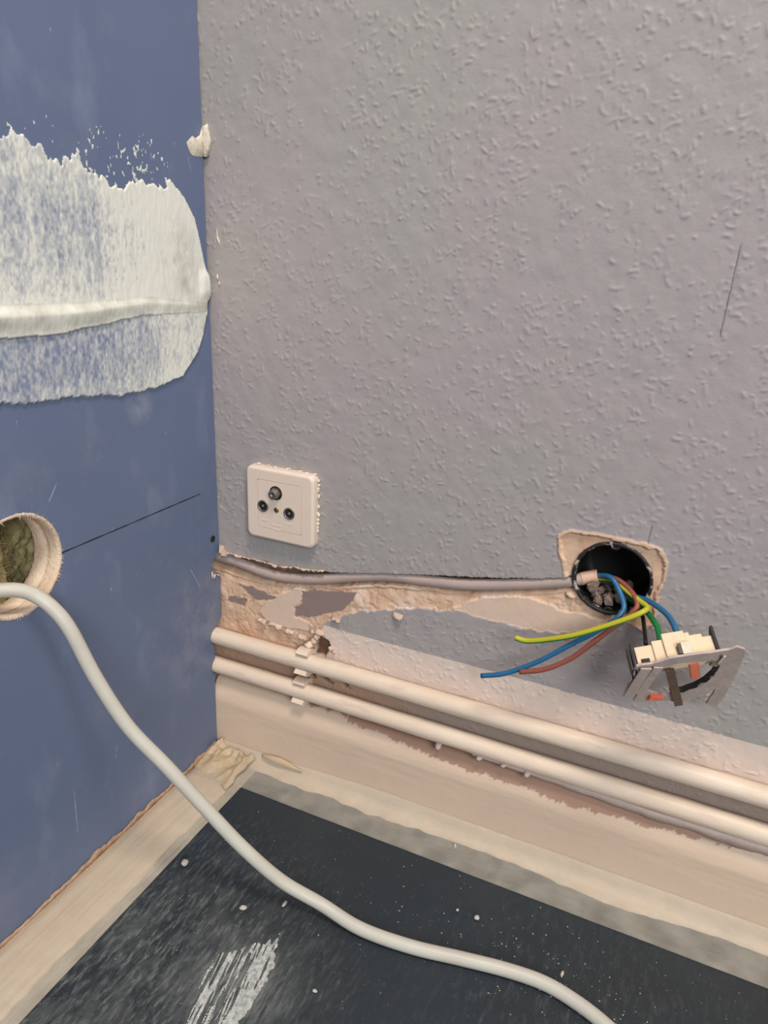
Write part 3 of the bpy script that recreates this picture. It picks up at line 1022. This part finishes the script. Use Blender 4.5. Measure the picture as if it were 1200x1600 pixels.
def tape_back(u_):
    hz = 0.0182 if u_ > 0.2 else 0.0125 + 0.0057 * max(0, (u_ - 0.08) / 0.12)
    w = [0.0008 * n1(u_, 90, 191 + k) for k in range(5)]
    c = caulk_prof(u_)
    return [(u_, -0.0186, hz + 0.0008 + w[0]), (u_, c[1][1] - 0.0008, c[1][2] + 0.0008), (u_, c[2][1] - 0.001, c[2][2] + 0.0009 + abs(w[1])), (u_, c[3][1] - 0.0005, c[3][2] + 0.0011 + abs(w[2])),
            (u_, c[4][1], 0.0036 + abs(w[3])), (u_, c[5][1], 0.0020 + abs(w[4])), (u_, c[5][1] - 0.003, 0.0012), (u_, -0.0600, 0.0009), (u_, -0.0647 + 0.0004 * n1(u_, 40, 199), 0.0008)]


tb = sheet('masking_tape', usx, tape_back, M_TAPE, flip=True, thick=0.00015)
tag(tb, 'translucent masking tape along the skirting board and dark floor', 'tape')


def tape_left(u_):
    w = [0.0012 * n1(u_, 45, 201 + k) for k in range(7)]
    e = 0.050 + 0.010 * n1(u_, 12, 181) + 0.004 * n1(u_, 100, 183)
    return [(0.0035, u_, 0.0046 + w[0] * 0.3), (0.012, u_, 0.0046 + abs(w[1])), (0.020, u_, 0.0048 + abs(w[2])), (0.028, u_, 0.0046 + abs(w[3])), (0.036, u_, 0.0043 + abs(w[4])),
            (e - 0.008, u_, 0.0036 + abs(w[5])), (e - 0.002, u_, 0.0026), (e + 0.0015, u_, 0.0013), (0.0600, u_, 0.0010), (0.0640 + 0.0004 * n1(u_, 50, 209), u_, 0.0010)]


M_TAPEL = tape_mat('translucent_tape_left', (222, 212, 192), 0.42, True)
tl = sheet('masking_tape', [u_ for u_ in usy if u_ < -0.024], tape_left, M_TAPEL, thick=0.00015)
tag(tl, 'wrinkled masking tape along the foot of the blue board', 'tape')

# crumpled tape end in the corner
cu = np.linspace(0, 1, 34)
cv = np.linspace(0, 1, 34)
U, W = np.meshgrid(cu, cv)
CX = 0.003 + 0.052 * U + 0.004 * (fbm(W * 5, U * 2, 211, 3) - 0.5)
CY = -0.0205 - 0.052 * W - 0.004 * U + 0.006 * (fbm(U * 4, W * 3, 213, 3) - 0.5)
fold = np.clip(np.abs(fbm(U * 3.4 + W * 1.6, W * 2.0 - U * 1.2, 217, 2) - 0.5) * 3.2, 0, 1)
CZ = 0.0062 + 0.0110 * (1 - fold) ** 2 * np.exp(-W * 1.8) * sstep(0, 0.15, 1.02 - U) + 0.0012 * (fbm(U * 14, W * 14, 219, 2) - 0.5) + 0.006 * np.exp(-((U - 0.92) / 0.05) ** 2) * np.exp(-W * 1.5)
CZ = CZ * (1 - 0.45 * sstep(0.6, 1.0, W))
me = mesh_np('crumpled_tape', np.stack([CX, CY, CZ], -1).reshape(-1, 3), grid_faces(34, 34, None, True))
ct = link('crumpled_tape', me, M_TAPE2)
md = ct.modifiers.new('thickness', 'SOLIDIFY')
md.thickness = 0.0003
tag(ct, 'crumpled beige tape end bunched up in the floor corner', 'tape')
# loose curled sliver lying beside it
sl = []
V = []
for i in range(16):
    t = i / 15
    w = 0.0035 * math.sin(math.pi * (0.08 + 0.9 * t))
    c = np.array([0.064 + 0.052 * t, -0.0232 - 0.0008 * math.sin(t * 7), 0.0130 + 0.002 * math.sin(t * 5)])
    V += [c + (0, -w, -w * 0.5), c + (0, 0, 0.0014), c + (0, w * 0.6, w * 0.6)]
F = []
for i in range(15):
    for k in range(2):
        a = 3 * i + k
        F.append((a, a + 1, a + 4, a + 3))
tsl = pydata('tape_sliver', V, F, M_TAPE2)
md = tsl.modifiers.new('thickness', 'SOLIDIFY')
md.thickness = 0.0006
tag(tsl, 'thin curled sliver of tape lying against the skirting near the corner', 'tape')

# ------------------------------------------------------------------ heating pipes with clips
def pipe(name, y, z, label, seed):
    px = list(np.arange(-0.024, 0.80, 0.006)) + list(np.arange(0.83, 3.1, 0.03))
    path = [(x_, y, z + 0.0006 * n1(x_, 8, seed)) for x_ in px]
    V, F = tube_geo(path, PR, 22, True, 0.05, seed)
    o = pydata(name, V, F, M_PIPE)
    return tag(o, label, 'pipe', 'painted heating pipes along the wall')


pipe1 = pipe('heating_pipe', P1Y, P1Z, 'upper of the two cream painted heating pipes along the grey wall', 221)
pipe2 = pipe('heating_pipe', P2Y, P2Z, 'lower cream painted heating pipe just above the skirting board', 227)


def lip_prof(u_):
    k = max(0.0, min(1.0, (u_ - 0.30) / 0.16))
    z0 = P2Z - PR - 0.0002
    d = (0.0015 + 0.0085 * k) * (1 + 0.5 * n1(u_, 70, 231))
    return [(u_, P2Y - 0.0040 - 0.0030 * k, z0 + 0.0018 + 0.0012 * k), (u_, P2Y - 0.0044 - 0.0012 * k, z0 - d * 0.4), (u_, P2Y - 0.0022, z0 - d), (u_, P2Y + 0.003, z0 - d * 0.9), (u_, P2Y + 0.006, z0 + 0.001)]


sheet('paint_skin', list(np.arange(0.30, 0.75, 0.003)), lip_prof, M_LIP, pipe2, thick=0.0005)
for (x_, dz) in ((0.264, 0.006), (0.306, 0.003), (0.353, 0.005), (0.330, 0.002)):   # flakes hanging off the lower pipe
    z0 = P2Z - PR
    flap('paint_flake', [(x_, P2Y - 0.004, z0 + 0.0015), (x_ + 0.003, P2Y - 0.004, z0 + 0.0012), (x_ + 0.006, P2Y - 0.004, z0 + 0.0014)],
         [(x_ + 0.001, P2Y - 0.007, z0 - dz), (x_ + 0.003, P2Y - 0.006, z0 - dz * 1.3), (x_ + 0.005, P2Y - 0.004, z0 - dz * 0.7)], M_LIP, pipe2)


def clip(py, pz, x0, label):
    root = empty('pipe_clip', (x0, 0, pz))
    tag(root, label, 'pipe clip', 'painted clips holding the heating pipes')
    hw = 0.0068

    def jaw(name, a0, a1, r0, r1, lead=None):
        prof_ = []
        n = 9
        for i in range(n + 1):
            a = math.radians(a0 + (a1 - a0) * i / n)
            prof_.append((py + r1 * math.cos(a), pz + r1 * math.sin(a)))
        for i in range(n, -1, -1):
            a = math.radians(a0 + (a1 - a0) * i / n)
            prof_.append((py + r0 * math.cos(a), pz + r0 * math.sin(a)))
        bm = bmesh.new()
        L = [bm.verts.new((x0 - hw, p[0], p[1])) for p in prof_]
        Rr = [bm.verts.new((x0 + hw, p[0], p[1])) for p in prof_]
        k = len(L)
        for i in range(k):
            bm.faces.new((L[i], L[(i + 1) % k], Rr[(i + 1) % k], Rr[i]))
        for i in range(n):
            for S in (L, Rr):
                bm.faces.new((S[i], S[i + 1], S[k - 2 - i], S[k - 1 - i]))
        return from_bm(name, bm, M_CLIP, root, False)
    jaw('jaw', 35, 124, PR + 0.0003, PR + 0.0056)
    jaw('jaw', 222, 325, PR + 0.0003, PR + 0.0056)
    bm = bmesh.new()
    box_bm(bm, (x0 - hw * 0.9, py + PR + 0.0004, pz - 0.0075), (x0 + hw * 0.9, 0.003, pz + 0.0085), 0.0006)
    from_bm('base', bm, M_CLIP, root, False)
    return root


clip(P1Y, P1Z, 0.1120, 'painted plastic clip on the upper heating pipe')
clip(P2Y, P2Z, 0.1085, 'painted plastic clip on the lower heating pipe')
# crust of old paint above and right of the upper clip
for (x_, y_, z_, r_) in ((0.1175, -0.003, 0.1640, 0.0035), (0.1205, -0.002, 0.1690, 0.0035), (0.1130, -0.006, 0.1590, 0.0045), (0.1370, -0.001, 0.1590, 0.0030), (0.1150, -0.002, 0.1735, 0.0030), (0.1400, -0.001, 0.1560, 0.0022), (0.1130, -0.001, 0.1800, 0.0022)):
    bm = bmesh.new()
    bmesh.ops.create_icosphere(bm, subdivisions=2, radius=r_)
    for v in bm.verts:
        v.co = Vector((x_, y_, z_)) + v.co * rr.uniform(0.7, 1.25)
    from_bm('plaster_crust', bm, M_CRUST, wall_back, True)

# ------------------------------------------------------------------ aerial socket
sock = empty('aerial_socket', (SX, 0.0, SZ))
tag(sock, 'cream square aerial wall socket with three connectors on the grey wall', 'socket')


def rrect(w, h, r, n=6):
    pts = []
    for (cx, cy, a0) in ((w / 2 - r, h / 2 - r, 0), (-w / 2 + r, h / 2 - r, 90), (-w / 2 + r, -h / 2 + r, 180), (w / 2 - r, -h / 2 + r, 270)):
        for i in range(n + 1):
            a = math.radians(a0 + 90 * i / n)
            pts.append((cx + r * math.cos(a), cy + r * math.sin(a)))
    return pts


def loft(name, rings, mat, parent, cap_last=True, cap_first=False, smooth=True):
    V, F = [], []
    n = len(rings[0])
    for rg in rings:
        V += rg
    for j in range(len(rings) - 1):
        for i in range(n):
            a, b = j * n + i, j * n + (i + 1) % n
            F.append((a, b, b + n, a + n))
    if cap_last:
        F.append(tuple((len(rings) - 1) * n + i for i in range(n)))
    if cap_first:
        F.append(tuple(range(n))[::-1])
    return pydata(name, V, F, mat, parent, smooth)


def sring(w, h, r, y):
    return [(SX + a, y, SZ + b) for a, b in rrect(w, h, r)]


SW, SH = 0.0775, 0.0750
fr_ = loft('frame', [sring(SW, SH, 0.006, 0.0005), sring(SW, SH, 0.006, -0.0070), sring(SW - 0.0001, SH - 0.0001, 0.006, -0.0074), sring(SW - 0.0012, SH - 0.0012, 0.006, -0.0088), sring(SW - 0.0032, SH - 0.0032, 0.0055, -0.0097), sring(SW - 0.0056, SH - 0.0056, 0.005, -0.0100), sring(SW - 0.0062, SH - 0.0062, 0.005, -0.0100),
                     sring(0.0514, 0.0514, 0.0022, -0.0101), sring(0.0508, 0.0508, 0.002, -0.0101), sring(0.05075, 0.05075, 0.002, -0.0099), sring(0.05075, 0.05075, 0.002, -0.0060)], M_CREAM, sock, False, False, True)
loft('centre_plate', [sring(0.0501, 0.0501, 0.0020, -0.005), sring(0.0501, 0.0501, 0.0020, -0.0099), sring(0.0499, 0.0499, 0.0018, -0.0101), sring(0.0493, 0.0493, 0.0018, -0.0101), sring(0.0480, 0.0480, 0.0018, -0.0101)], M_CREAM, sock, True)
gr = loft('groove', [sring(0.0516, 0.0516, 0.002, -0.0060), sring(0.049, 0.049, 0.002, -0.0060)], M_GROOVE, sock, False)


def sp(dx, dz, y=-0.0101):
    return (SX + dx, y, SZ + dz)


for (dx, dz, nm) in ((-0.0185, -0.0020, 'coaxial_jack'), (0.0118, -0.0045, 'coaxial_jack')):
    c = sp(dx, dz)
    j = lathe(nm, [(0.0062, 0.0), (0.0062, 0.0008), (0.0056, 0.0011), (0.0048, 0.0008), (0.0046, 0.0004), (0.0044, 0.00035)], c, M_STEEL, sock, '-Y', 28)
    lathe('socket_well', [(0.0048, 0.0005), (0.0034, 0.0004), (0.0030, 0.0002), (0.0004, 0.0002)], c, M_DARK, j, '-Y', 24)
    lathe('pin', [(0.0015, 0.0002), (0.0015, 0.0009), (0.0012, 0.0012), (0.0003, 0.0012)], c, M_STEEL, j, '-Y', 14)
c = sp(-0.0034, 0.0142)
fj = lathe('threaded_jack', [(0.0046, -0.002), (0.0046, 0.0066), (0.0042, 0.0072), (0.0013, 0.0072), (0.0011, 0.0060), (0.0003, 0.0060)], c, M_STEEL, sock, '-Y', 24)
lathe('socket_well', [(0.0072, 0.0003), (0.0070, 0.0007), (0.0064, 0.0004), (0.0035, 0.0002)], c, M_DARK, fj, '-Y', 28)
lathe('hex_nut', [(0.0058, 0.0003), (0.0058, 0.0024), (0.0046, 0.0027)], c, M_STEEL, fj, '-Y', 6, False)
c = sp(-0.0030, -0.0035)
ps = lathe('screw', [(0.0028, -0.0002), (0.0028, 0.0004), (0.0022, 0.0008), (0.0003, 0.0009)], c, M_BRASS, sock, '-Y', 20)
bm = bmesh.new()
box_bm(bm, (c[0] - 0.0024, -0.0109, c[2] - 0.0003), (c[0] + 0.0024, -0.0107, c[2] + 0.0003))
from_bm('slot', bm, M_DARK, ps)
for (dx, dz, w) in ((-0.0175, -0.0168, 0.008), (0.0118, -0.0158, 0.007), (-0.0030, -0.0200, 0.011), (-0.0030, -0.0245, 0.009)):      # raised unreadable marks
    bm = bmesh.new()
    box_bm(bm, (SX + dx - w / 2, -0.0104, SZ + dz - 0.0006), (SX + dx + w / 2, -0.0100, SZ + dz + 0.0006), 0.0002)
    from_bm('raised_mark', bm, M_CREAM, sock)
M_RESIDUE = simple('white_filler_residue', (232, 222, 208), (206, 190, 172), 200, 0.6, 0.85)
# white filler crumbs squeezed out along the frame's edge
for k in range(26):
    e = rr.random()
    if e < 0.6:
        x_, z_ = SX + SW / 2 + rr.uniform(0.0002, 0.0014), SZ + rr.uniform(-0.033, 0.034)
        sc = (0.0011, 0.0020, rr.uniform(0.0012, 0.0035))
    else:
        x_, z_ = SX + rr.uniform(-0.030, 0.036), SZ + SH / 2 + rr.uniform(0.0000, 0.0010)
        sc = (rr.uniform(0.001, 0.003), 0.0018, 0.0009)
    bm = bmesh.new()
    bmesh.ops.create_icosphere(bm, subdivisions=1, radius=1)
    for v in bm.verts:
        v.co = Vector((x_ + v.co.x * sc[0] * rr.uniform(0.7, 1.3), -0.0012 + v.co.y * sc[1], z_ + v.co.z * sc[2] * rr.uniform(0.7, 1.3)))
    from_bm('filler_crumb', bm, M_RESIDUE, sock, True)

# ------------------------------------------------------------------ flush box
fb = empty('flush_box', (BX, 0, BZ))
tag(fb, 'open black round flush box set in the grey wall', 'junction box')
R_ = BR - 0.0004
lathe('cup', [(R_ + 0.0006, 0.0012), (R_ - 0.0008, 0.0014), (R_ - 0.0014, 0.0), (R_ - 0.0018, -0.020), (R_ - 0.0024, -0.044), (R_ - 0.008, -0.0455), (0.0004, -0.0455)], (BX, 0, BZ), M_BLACK, fb, '-Y', 64)
_m = Mat('paint_flecked_rim', (40, 36, 36), 0.6)
_m.mix(_m.noise(120, 4, lo=0.52, hi=0.60), (186, 172, 162))
M_RIM = _m.done()
lathe('rim', [(R_ + 0.0016, 0.0004), (R_ + 0.0012, 0.0016), (R_ - 0.0006, 0.0018), (R_ - 0.0014, 0.0008), (R_ - 0.0016, -0.003)], (BX, 0, BZ), M_RIM, fb, '-Y', 64, True, 0.0005)
for s in (1, -1):
    cx, cz = BX - 0.001 * s, BZ + s * (R_ - 0.0012)
    tb_ = lathe('screw_tab', [(0.0042, -0.004), (0.0042, 0.0006), (0.0038, 0.0010), (0.0021, 0.0010), (0.0019, -0.003)], (cx, 0, cz), M_RIM, fb, '-Y', 20)
    lathe('screw_hole', [(0.0020, 0.0008), (0.0003, 0.0007)], (cx, 0, cz), M_BLACK, tb_, '-Y', 16)
# mortar crumbs lying in the bottom of the box
M_MORTAR = simple('grey_mortar', (150, 130, 118), (96, 80, 72), 160, 0.8, 0.95, bump=0.6)
for k in range(26):
    a = math.radians(rr.uniform(215, 315))
    r_ = rr.uniform(0.018, 0.0275)
    y_ = rr.uniform(0.001, 0.030)
    bm = bmesh.new()
    bmesh.ops.create_icosphere(bm, subdivisions=1, radius=rr.uniform(0.0032, 0.0062))
    for v in bm.verts:
        v.co = Vector((BX + r_ * math.cos(a), y_, BZ + r_ * math.sin(a))) + v.co * rr.uniform(0.65, 1.2)
    from_bm('mortar_crumb', bm, M_MORTAR, fb, False)

# ------------------------------------------------------------------ chased cable with its three cores
CAB = [(-0.022, 0.2310), (-0.0038, 0.2300), (0.0211, 0.2296), (0.0532, 0.2264), (0.0845, 0.2270), (0.1222, 0.2336), (0.1653, 0.2450), (0.1995, 0.2530), (0.2324, 0.2574), (0.2702, 0.2630), (0.3061, 0.2708), (0.3401, 0.2800)]
ydep = [0.006, 0.005, 0.004, 0.003, 0.003, 0.004, 0.006, 0.006, 0.005, 0.004, 0.0045, 0.005]
ic = empty('installation_cable', (0.2, 0.003, 0.25))
tag(ic, 'grey cable in the wall slot ending in blue, brown and green-yellow cores', 'cable')
path = [(x_, y_, z_ - 0.0004 + 0.7 * (0.0 - y_ + 0.003) * -0.6) for (x_, z_), y_ in zip(CAB, ydep)] + [(0.3640, 0.0050, 0.2880), (0.3740, 0.0070, 0.2912), (0.3830, 0.0110, 0.2938)]
tube('sheath', spline(path, 8), 0.0054, M_GCABLE, ic, 16)
tube('sheath_end', spline([(0.3745, 0.0072, 0.2914), (0.3800, 0.0097, 0.2931), (0.3850, 0.0117, 0.2946), (0.3880, 0.0122, 0.2956)], 4), 0.0058, M_SHEATHEND, ic, 16, 0.05, 5)
WIRES = {
    'blue': [(0.3834, 0.014, 0.2938), (0.3903, 0.010, 0.2975), (0.4002, 0.002, 0.3007), (0.4083, -0.004, 0.2939), (0.415, -0.012, 0.2837), (0.412, -0.02, 0.2766), (0.3991, -0.025, 0.2637), (0.3785, -0.03, 0.2465), (0.3544, -0.033, 0.2249), (0.3285, -0.035, 0.2067), (0.3072, -0.036, 0.1981)],
    'brown': [(0.3833, 0.014, 0.2930), (0.3914, 0.012, 0.2961), (0.4052, 0.006, 0.2984), (0.4173, -0.004, 0.2955), (0.4249, -0.014, 0.2901), (0.4226, -0.02, 0.2835), (0.4111, -0.026, 0.271), (0.3962, -0.03, 0.2533), (0.3806, -0.033, 0.2351), (0.3611, -0.036, 0.2209), (0.341, -0.037, 0.2129)],
    'gy': [(0.3834, 0.014, 0.2925), (0.3915, 0.013, 0.2934), (0.4026, 0.008, 0.2963), (0.4136, -0.002, 0.2943), (0.4254, -0.012, 0.2922), (0.4329, -0.02, 0.2913), (0.4284, -0.027, 0.288), (0.4104, -0.0310, 0.2761), (0.3819, -0.033, 0.2587), (0.3566, -0.031, 0.246), (0.3419, -0.03, 0.2406), (0.3322, -0.03, 0.2411)],
    'blue2': [(0.3997, 0.030, 0.2781), (0.4105, 0.012, 0.2855), (0.4218, -0.005, 0.2915), (0.4338, -0.015, 0.2945), (0.4474, -0.03, 0.2946), (0.4543, -0.042, 0.2926), (0.4590, -0.0500, 0.2880)],
    'green2': [(0.4001, 0.030, 0.2751), (0.4123, 0.012, 0.2816), (0.4222, 0.0, 0.2840), (0.434, -0.015, 0.2841), (0.4427, -0.03, 0.282), (0.4477, -0.045, 0.2772)],
    'black': [(0.4144, 0.020, 0.280), (0.4212, 0.0, 0.2834), (0.4297, -0.01, 0.2794), (0.4344, -0.03, 0.2757), (0.4377, -0.05, 0.2747)]}
WR = 0.0023
o = tube('core', spline(WIRES['blue'], 8), WR, M_BLUE, ic, 10)
o['label'] = 'blue core'
o = tube('core', spline(WIRES['brown'], 8), WR, M_BROWN, ic, 10)
o['label'] = 'brown core'
gyp = spline(WIRES['gy'], 8)
o = tube('core', gyp, WR, M_YELLOW, ic, 10)
o['label'] = 'green and yellow core'
# green stripe along the yellow core
off = gyp + np.array([0.0, -0.0005, -0.0009])
tube('stripe', off, WR * 0.72, M_GREEN, o, 8)

# ------------------------------------------------------------------ loose socket insert hanging on its wires
Rm = Matrix(((0.9131, 0.1062, 0.3935), (0.3908, -0.5024, -0.7713), (0.1158, 0.8581, -0.5003)))
O_ = Vector((0.46692, -0.05623, 0.25288))
si = empty('socket_insert', (0.46692, -0.05623, 0.25288))
tag(si, 'loose socket insert with broken mounting frame hanging on wires below the box', 'socket insert')


def L3(u_, v_, w_=0.0):
    return O_ + Rm @ Vector((u_, v_, w_))


outer = [(-38.0, 29.1), (-26.6, 31.4), (-16.0, 38.9), (6.6, 43.7), (23.9, 46.9), (28.5, 50.7), (35.0, 46.6), (36.9, 38.6), (38.6, 24.3), (40.3, -6.1), (41.1, -28.6), (40.1, -48.8), (30.0, -42.2), (30.8, -27.4), (30.3, -15.0), (24.2, -26.6), (18.1, -31.2), (10.9, -35.7), (4.2, -34.9), (-7.6, -31.5), (-18.4, -32.4), (-29.8, -29.7), (-29.0, -16.2), (-33.0, -21.2), (-39.2, -21.5), (-39.3, 12.4)]
holeI = [(-17.1, 26.8), (-7.1, 31.1), (8.1, 31.2), (17.3, 31.1), (23.7, 23.2), (23.5, 7.4), (20.3, -3.9), (15.3, -12.3), (7.1, -19.5), (-2.4, -21.5), (-9.4, -22.8), (-21.2, -13.2), (-24.3, -6.8), (-22.4, 10.6), (-18.2, 19.5)]


def jag(poly, a):
    r = []
    for i in range(len(poly)):
        p, q = np.array(poly[i]), np.array(poly[(i + 1) % len(poly)])
        k = max(1, int(np.linalg.norm(q - p) / 3.5))
        for j in range(k):
            c = p + (q - p) * j / k
            if j:
                c = c + np.array([rr.uniform(-a, a), rr.uniform(-a, a)])
            r.append((c[0] / 1000, c[1] / 1000))
    return r


dv = Rm @ Vector((0, 0, -0.0018))
extrude_poly('mounting_frame', jag(outer, 0.5), [jag(holeI, 0.25)[::-1]], lambda a, b: L3(a, b, 0), dv, M_PLATE, si)['label'] = 'paint-crusted broken metal frame'
# inner dark ring wall behind the opening
n = len(holeI)
V, F = [], []
for (a, b) in holeI:
    V += [L3(a / 1000, b / 1000, -0.0004), L3(a / 1000 * 0.97, b / 1000 * 0.97, -0.0055)]
for i in range(2, 9):
    F.append((2 * i, 2 * i + 1, 2 * i + 3, 2 * i + 2))
o = pydata('inner_ring', V, F, M_DARK, si, False)
md = o.modifiers.new('thickness', 'SOLIDIFY')
md.thickness = 0.001
# beige stepped housing, turned with the frame's top bar
ct_, st_ = math.cos(math.radians(13)), math.sin(math.radians(13))


def HM(u_, v_, w_):
    return L3(u_ * ct_ - v_ * st_, u_ * st_ + v_ * ct_, w_)


def hbox(name, lo, hi, mat, bev=0.0006):
    bm = bmesh.new()
    box_bm(bm, lo, hi, bev)
    for v in bm.verts:
        v.co = HM(*v.co)
    return from_bm(name, bm, mat, si, False)


bm = bmesh.new()
for lo, hi in (((-0.0290, 0.020, -0.0175), (0.0270, 0.0335, -0.0018)), ((-0.0160, 0.018, -0.0195), (0.0200, 0.0352, -0.0022)), ((-0.0080, 0.018, -0.0232), (0.0080, 0.0372, -0.0026)), ((0.0078, 0.018, -0.0215), (0.0115, 0.0365, -0.0026))):
    b2 = bmesh.new()
    box_bm(b2, lo, hi, 0.0008)
    mt = bpy.data.meshes.new('tmp')
    b2.to_mesh(mt)
    b2.free()
    bm.from_mesh(mt)
    bpy.data.meshes.remove(mt)
for v in bm.verts:
    v.co = HM(*v.co)
from_bm('housing', bm, M_BEIGE, si, False)['label'] = 'beige stepped plastic housing'
hbox('terminal', (-0.0260, 0.0333, -0.0065), (-0.0200, 0.0345, -0.0022), M_DARK, 0.0002)
hbox('metal_clip', (0.0030, 0.0360, -0.0120), (0.0100, 0.0412, -0.0022), M_ZINC, 0.0004)['label'] = 'bright metal contact clip'
hbox('clip_side', (0.0006, 0.0360, -0.0112), (0.0030, 0.0410, -0.0030), M_RUST, 0.0003)
hbox('claw', (0.0268, 0.0240, -0.0240), (0.0290, 0.0360, 0.0000), M_DARK, 0.0004)
for k in range(2):
    hbox('claw', (-0.0320 - 0.0028 * k, 0.0180 - 0.001 * k, -0.0210 + 0.003 * k), (-0.0306 - 0.0028 * k, 0.0330 - 0.001 * k, 0.0002), M_DARK, 0.0003)


def bar(name, a, b, w, t, mat, wz=-0.003):
    A = np.array(a) / 1000
    B = np.array(b) / 1000
    d = (B - A) / np.linalg.norm(B - A)
    nn = np.array([-d[1], d[0]]) * w / 2
    bm = bmesh.new()
    vs_ = []
    for z_ in (wz, wz + t):
        for q in (A - nn, A + nn, B + nn, B - nn):
            vs_.append(bm.verts.new(L3(q[0], q[1], z_)))
    for f in ((0, 1, 2, 3), (7, 6, 5, 4), (0, 4, 5, 1), (1, 5, 6, 2), (2, 6, 7, 3), (3, 7, 4, 0)):
        bm.faces.new([vs_[i] for i in f])
    bmesh.ops.bevel(bm, geom=list(bm.edges), offset=0.0004, segments=1, affect='EDGES')
    return from_bm(name, bm, mat, si, False)


bar('strap', (-13.5, 24.0), (7.2, -38.0), 0.0066, 0.0022, M_RUST, 0.0002)['label'] = 'dull brown metal strap'
bar('orange_tag', (4.6, 26.0), (11.2, 3.0), 0.0068, 0.0035, M_ORANGE, -0.004)['label'] = 'orange plastic tongue'
bar('orange_tag', (-19.5, -22.0), (-9.0, -23.4), 0.0070, 0.003, M_ORANGE, -0.0005)['label'] = 'small orange plastic piece'
bar('rivet_plate', (14.5, 30.5), (20.5, 28.0), 0.0050, 0.0016, M_STEEL, 0.0004)
bar('wire_bracket', (22.0, 41.0), (19.5, 26.0), 0.0016, 0.0016, M_CLIP, 0.0004)
bar('frame_scrap', (-31.0, 28.0), (-36.0, -17.0), 0.0085, 0.0014, M_PLATE, 0.0006)
bar('frame_scrap', (-22.5, 29.0), (-27.5, -8.0), 0.0070, 0.0014, M_PLATE, 0.0006)
for nm, mt, lb in (('blue2', M_BLUE, 'blue wire from the box'), ('green2', M_GREEN, 'green wire from the box'), ('black', M_BLACKW, 'black wire from the box')):
    P = [tuple(p) for p in WIRES[nm]]
    o = tube('wire', spline(P, 8), WR if nm != 'black' else 0.0017, mt, si, 10)
    o['label'] = lb

# ------------------------------------------------------------------ white cable from the hole across the floor
CR = 0.0056
pts = [(-0.030, -0.296, 0.3030), (-0.016, -0.278, 0.3055), (-0.004, -0.2600, 0.3045), (0.0040, -0.2500, 0.3020), (0.0110, -0.2425, 0.2960), (0.0215, -0.2370, 0.2850), (0.0322, -0.2331, 0.2674), (0.0475, -0.2275, 0.2257), (0.0685, -0.2198, 0.1825),
       (0.0962, -0.2096, 0.1460), (0.1246, -0.1991, 0.1067), (0.1544, -0.1881, 0.0669), (0.1853, -0.1767, 0.0339), (0.2190, -0.1665, 0.0140), (0.2575, -0.1675, CR + 0.0012), (0.302, -0.1634, CR), (0.3443, -0.1548, CR), (0.3804, -0.1480, CR), (0.4115, -0.1455, CR), (0.438, -0.15, CR), (0.4613, -0.1581, CR), (0.485, -0.171, CR), (0.52, -0.20, CR), (0.56, -0.26, CR), (0.58, -0.36, CR), (0.57, -0.5, CR), (0.60, -0.8, CR)]
wc = tube('power_cable', spline(pts, 10), CR, M_CABLE, None, 20)
tag(wc, 'thick white cable hanging from the round hole and crossing the dark floor', 'cable')

# ------------------------------------------------------------------ crumbs and dust on the floor
def crumb(x_, y_, s, label):
    bm = bmesh.new()
    bmesh.ops.create_icosphere(bm, subdivisions=2, radius=1)
    sd = rr.randint(0, 999)
    for v in bm.verts:
        q = 1 + 0.7 * (float(fbm(np.array(v.co.x * 1.7 + sd), np.array(v.co.y * 1.7 + v.co.z), sd, 2)) - 0.5)
        v.co = Vector((v.co.x * s[0] * q, v.co.y * s[1] * q, v.co.z * s[2] * q))
    mn = min(v.co.z for v in bm.verts)
    for v in bm.verts:
        v.co.z -= mn
    o = from_bm('plaster_crumb', bm, M_CRUMB, None, True)
    o.location = (x_, y_, 0.0)
    return tag(o, label, 'crumb', 'plaster crumbs on the floor')


crumb(0.0782, -0.1756, (0.0034, 0.0040, 0.0032), 'largest white plaster crumb on the floor, beside the left tape')
crumb(0.1545, -0.1912, (0.0036, 0.0026, 0.0018), 'white plaster crumb left of the cable, above the filler smear')
crumb(0.1847, -0.1708, (0.0016, 0.0040, 0.0014), 'slim white plaster flake close beside the white cable')
crumb(0.3437, -0.1083, (0.0024, 0.0024, 0.0018), 'white plaster crumb between the white cable and the skirting tape')
crumb(0.3252, -0.1075, (0.0013, 0.0013, 0.0010), 'tiny plaster crumb, leftmost of those right of the cable')
crumb(0.2488, -0.2297, (0.0018, 0.0016, 0.0012), 'small plaster crumb right of the white filler smear')
crumb(0.4230, -0.1270, (0.0013, 0.0030, 0.0010), 'thin plaster splinter behind the cable at the right')
crumb(0.2990, -0.0400, (0.0016, 0.0016, 0.0030), 'pale plaster crumb lying on the tape along the skirting')
V, F = [], []
for k in range(420):
    if k < 240:
        x_, y_ = rr.gauss(0.40, 0.10), rr.gauss(-0.125, 0.035)
    else:
        x_, y_ = rr.uniform(0.07, 0.75), rr.uniform(-0.42, -0.066)
    if y_ > -0.066 or x_ < 0.066:
        continue
    s = rr.choice((0.00025, 0.0003, 0.0004, 0.0005, 0.0007))
    b = len(V)
    V += [(x_ - s, y_, 0.0002), (x_, y_ - s * rr.uniform(.5, 1.3), 0.0002), (x_ + s, y_, 0.0002), (x_, y_ + s * rr.uniform(.5, 1.3), 0.0002), (x_, y_, s)]
    F += [(b, b + 1, b + 4), (b + 1, b + 2, b + 4), (b + 2, b + 3, b + 4), (b + 3, b, b + 4), (b + 3, b + 2, b + 1, b)]
du = pydata('plaster_dust', V, F, M_CRUMB, None, False)
tag(du, 'fine white plaster dust specks scattered over the dark floor', 'dust', kind='stuff')
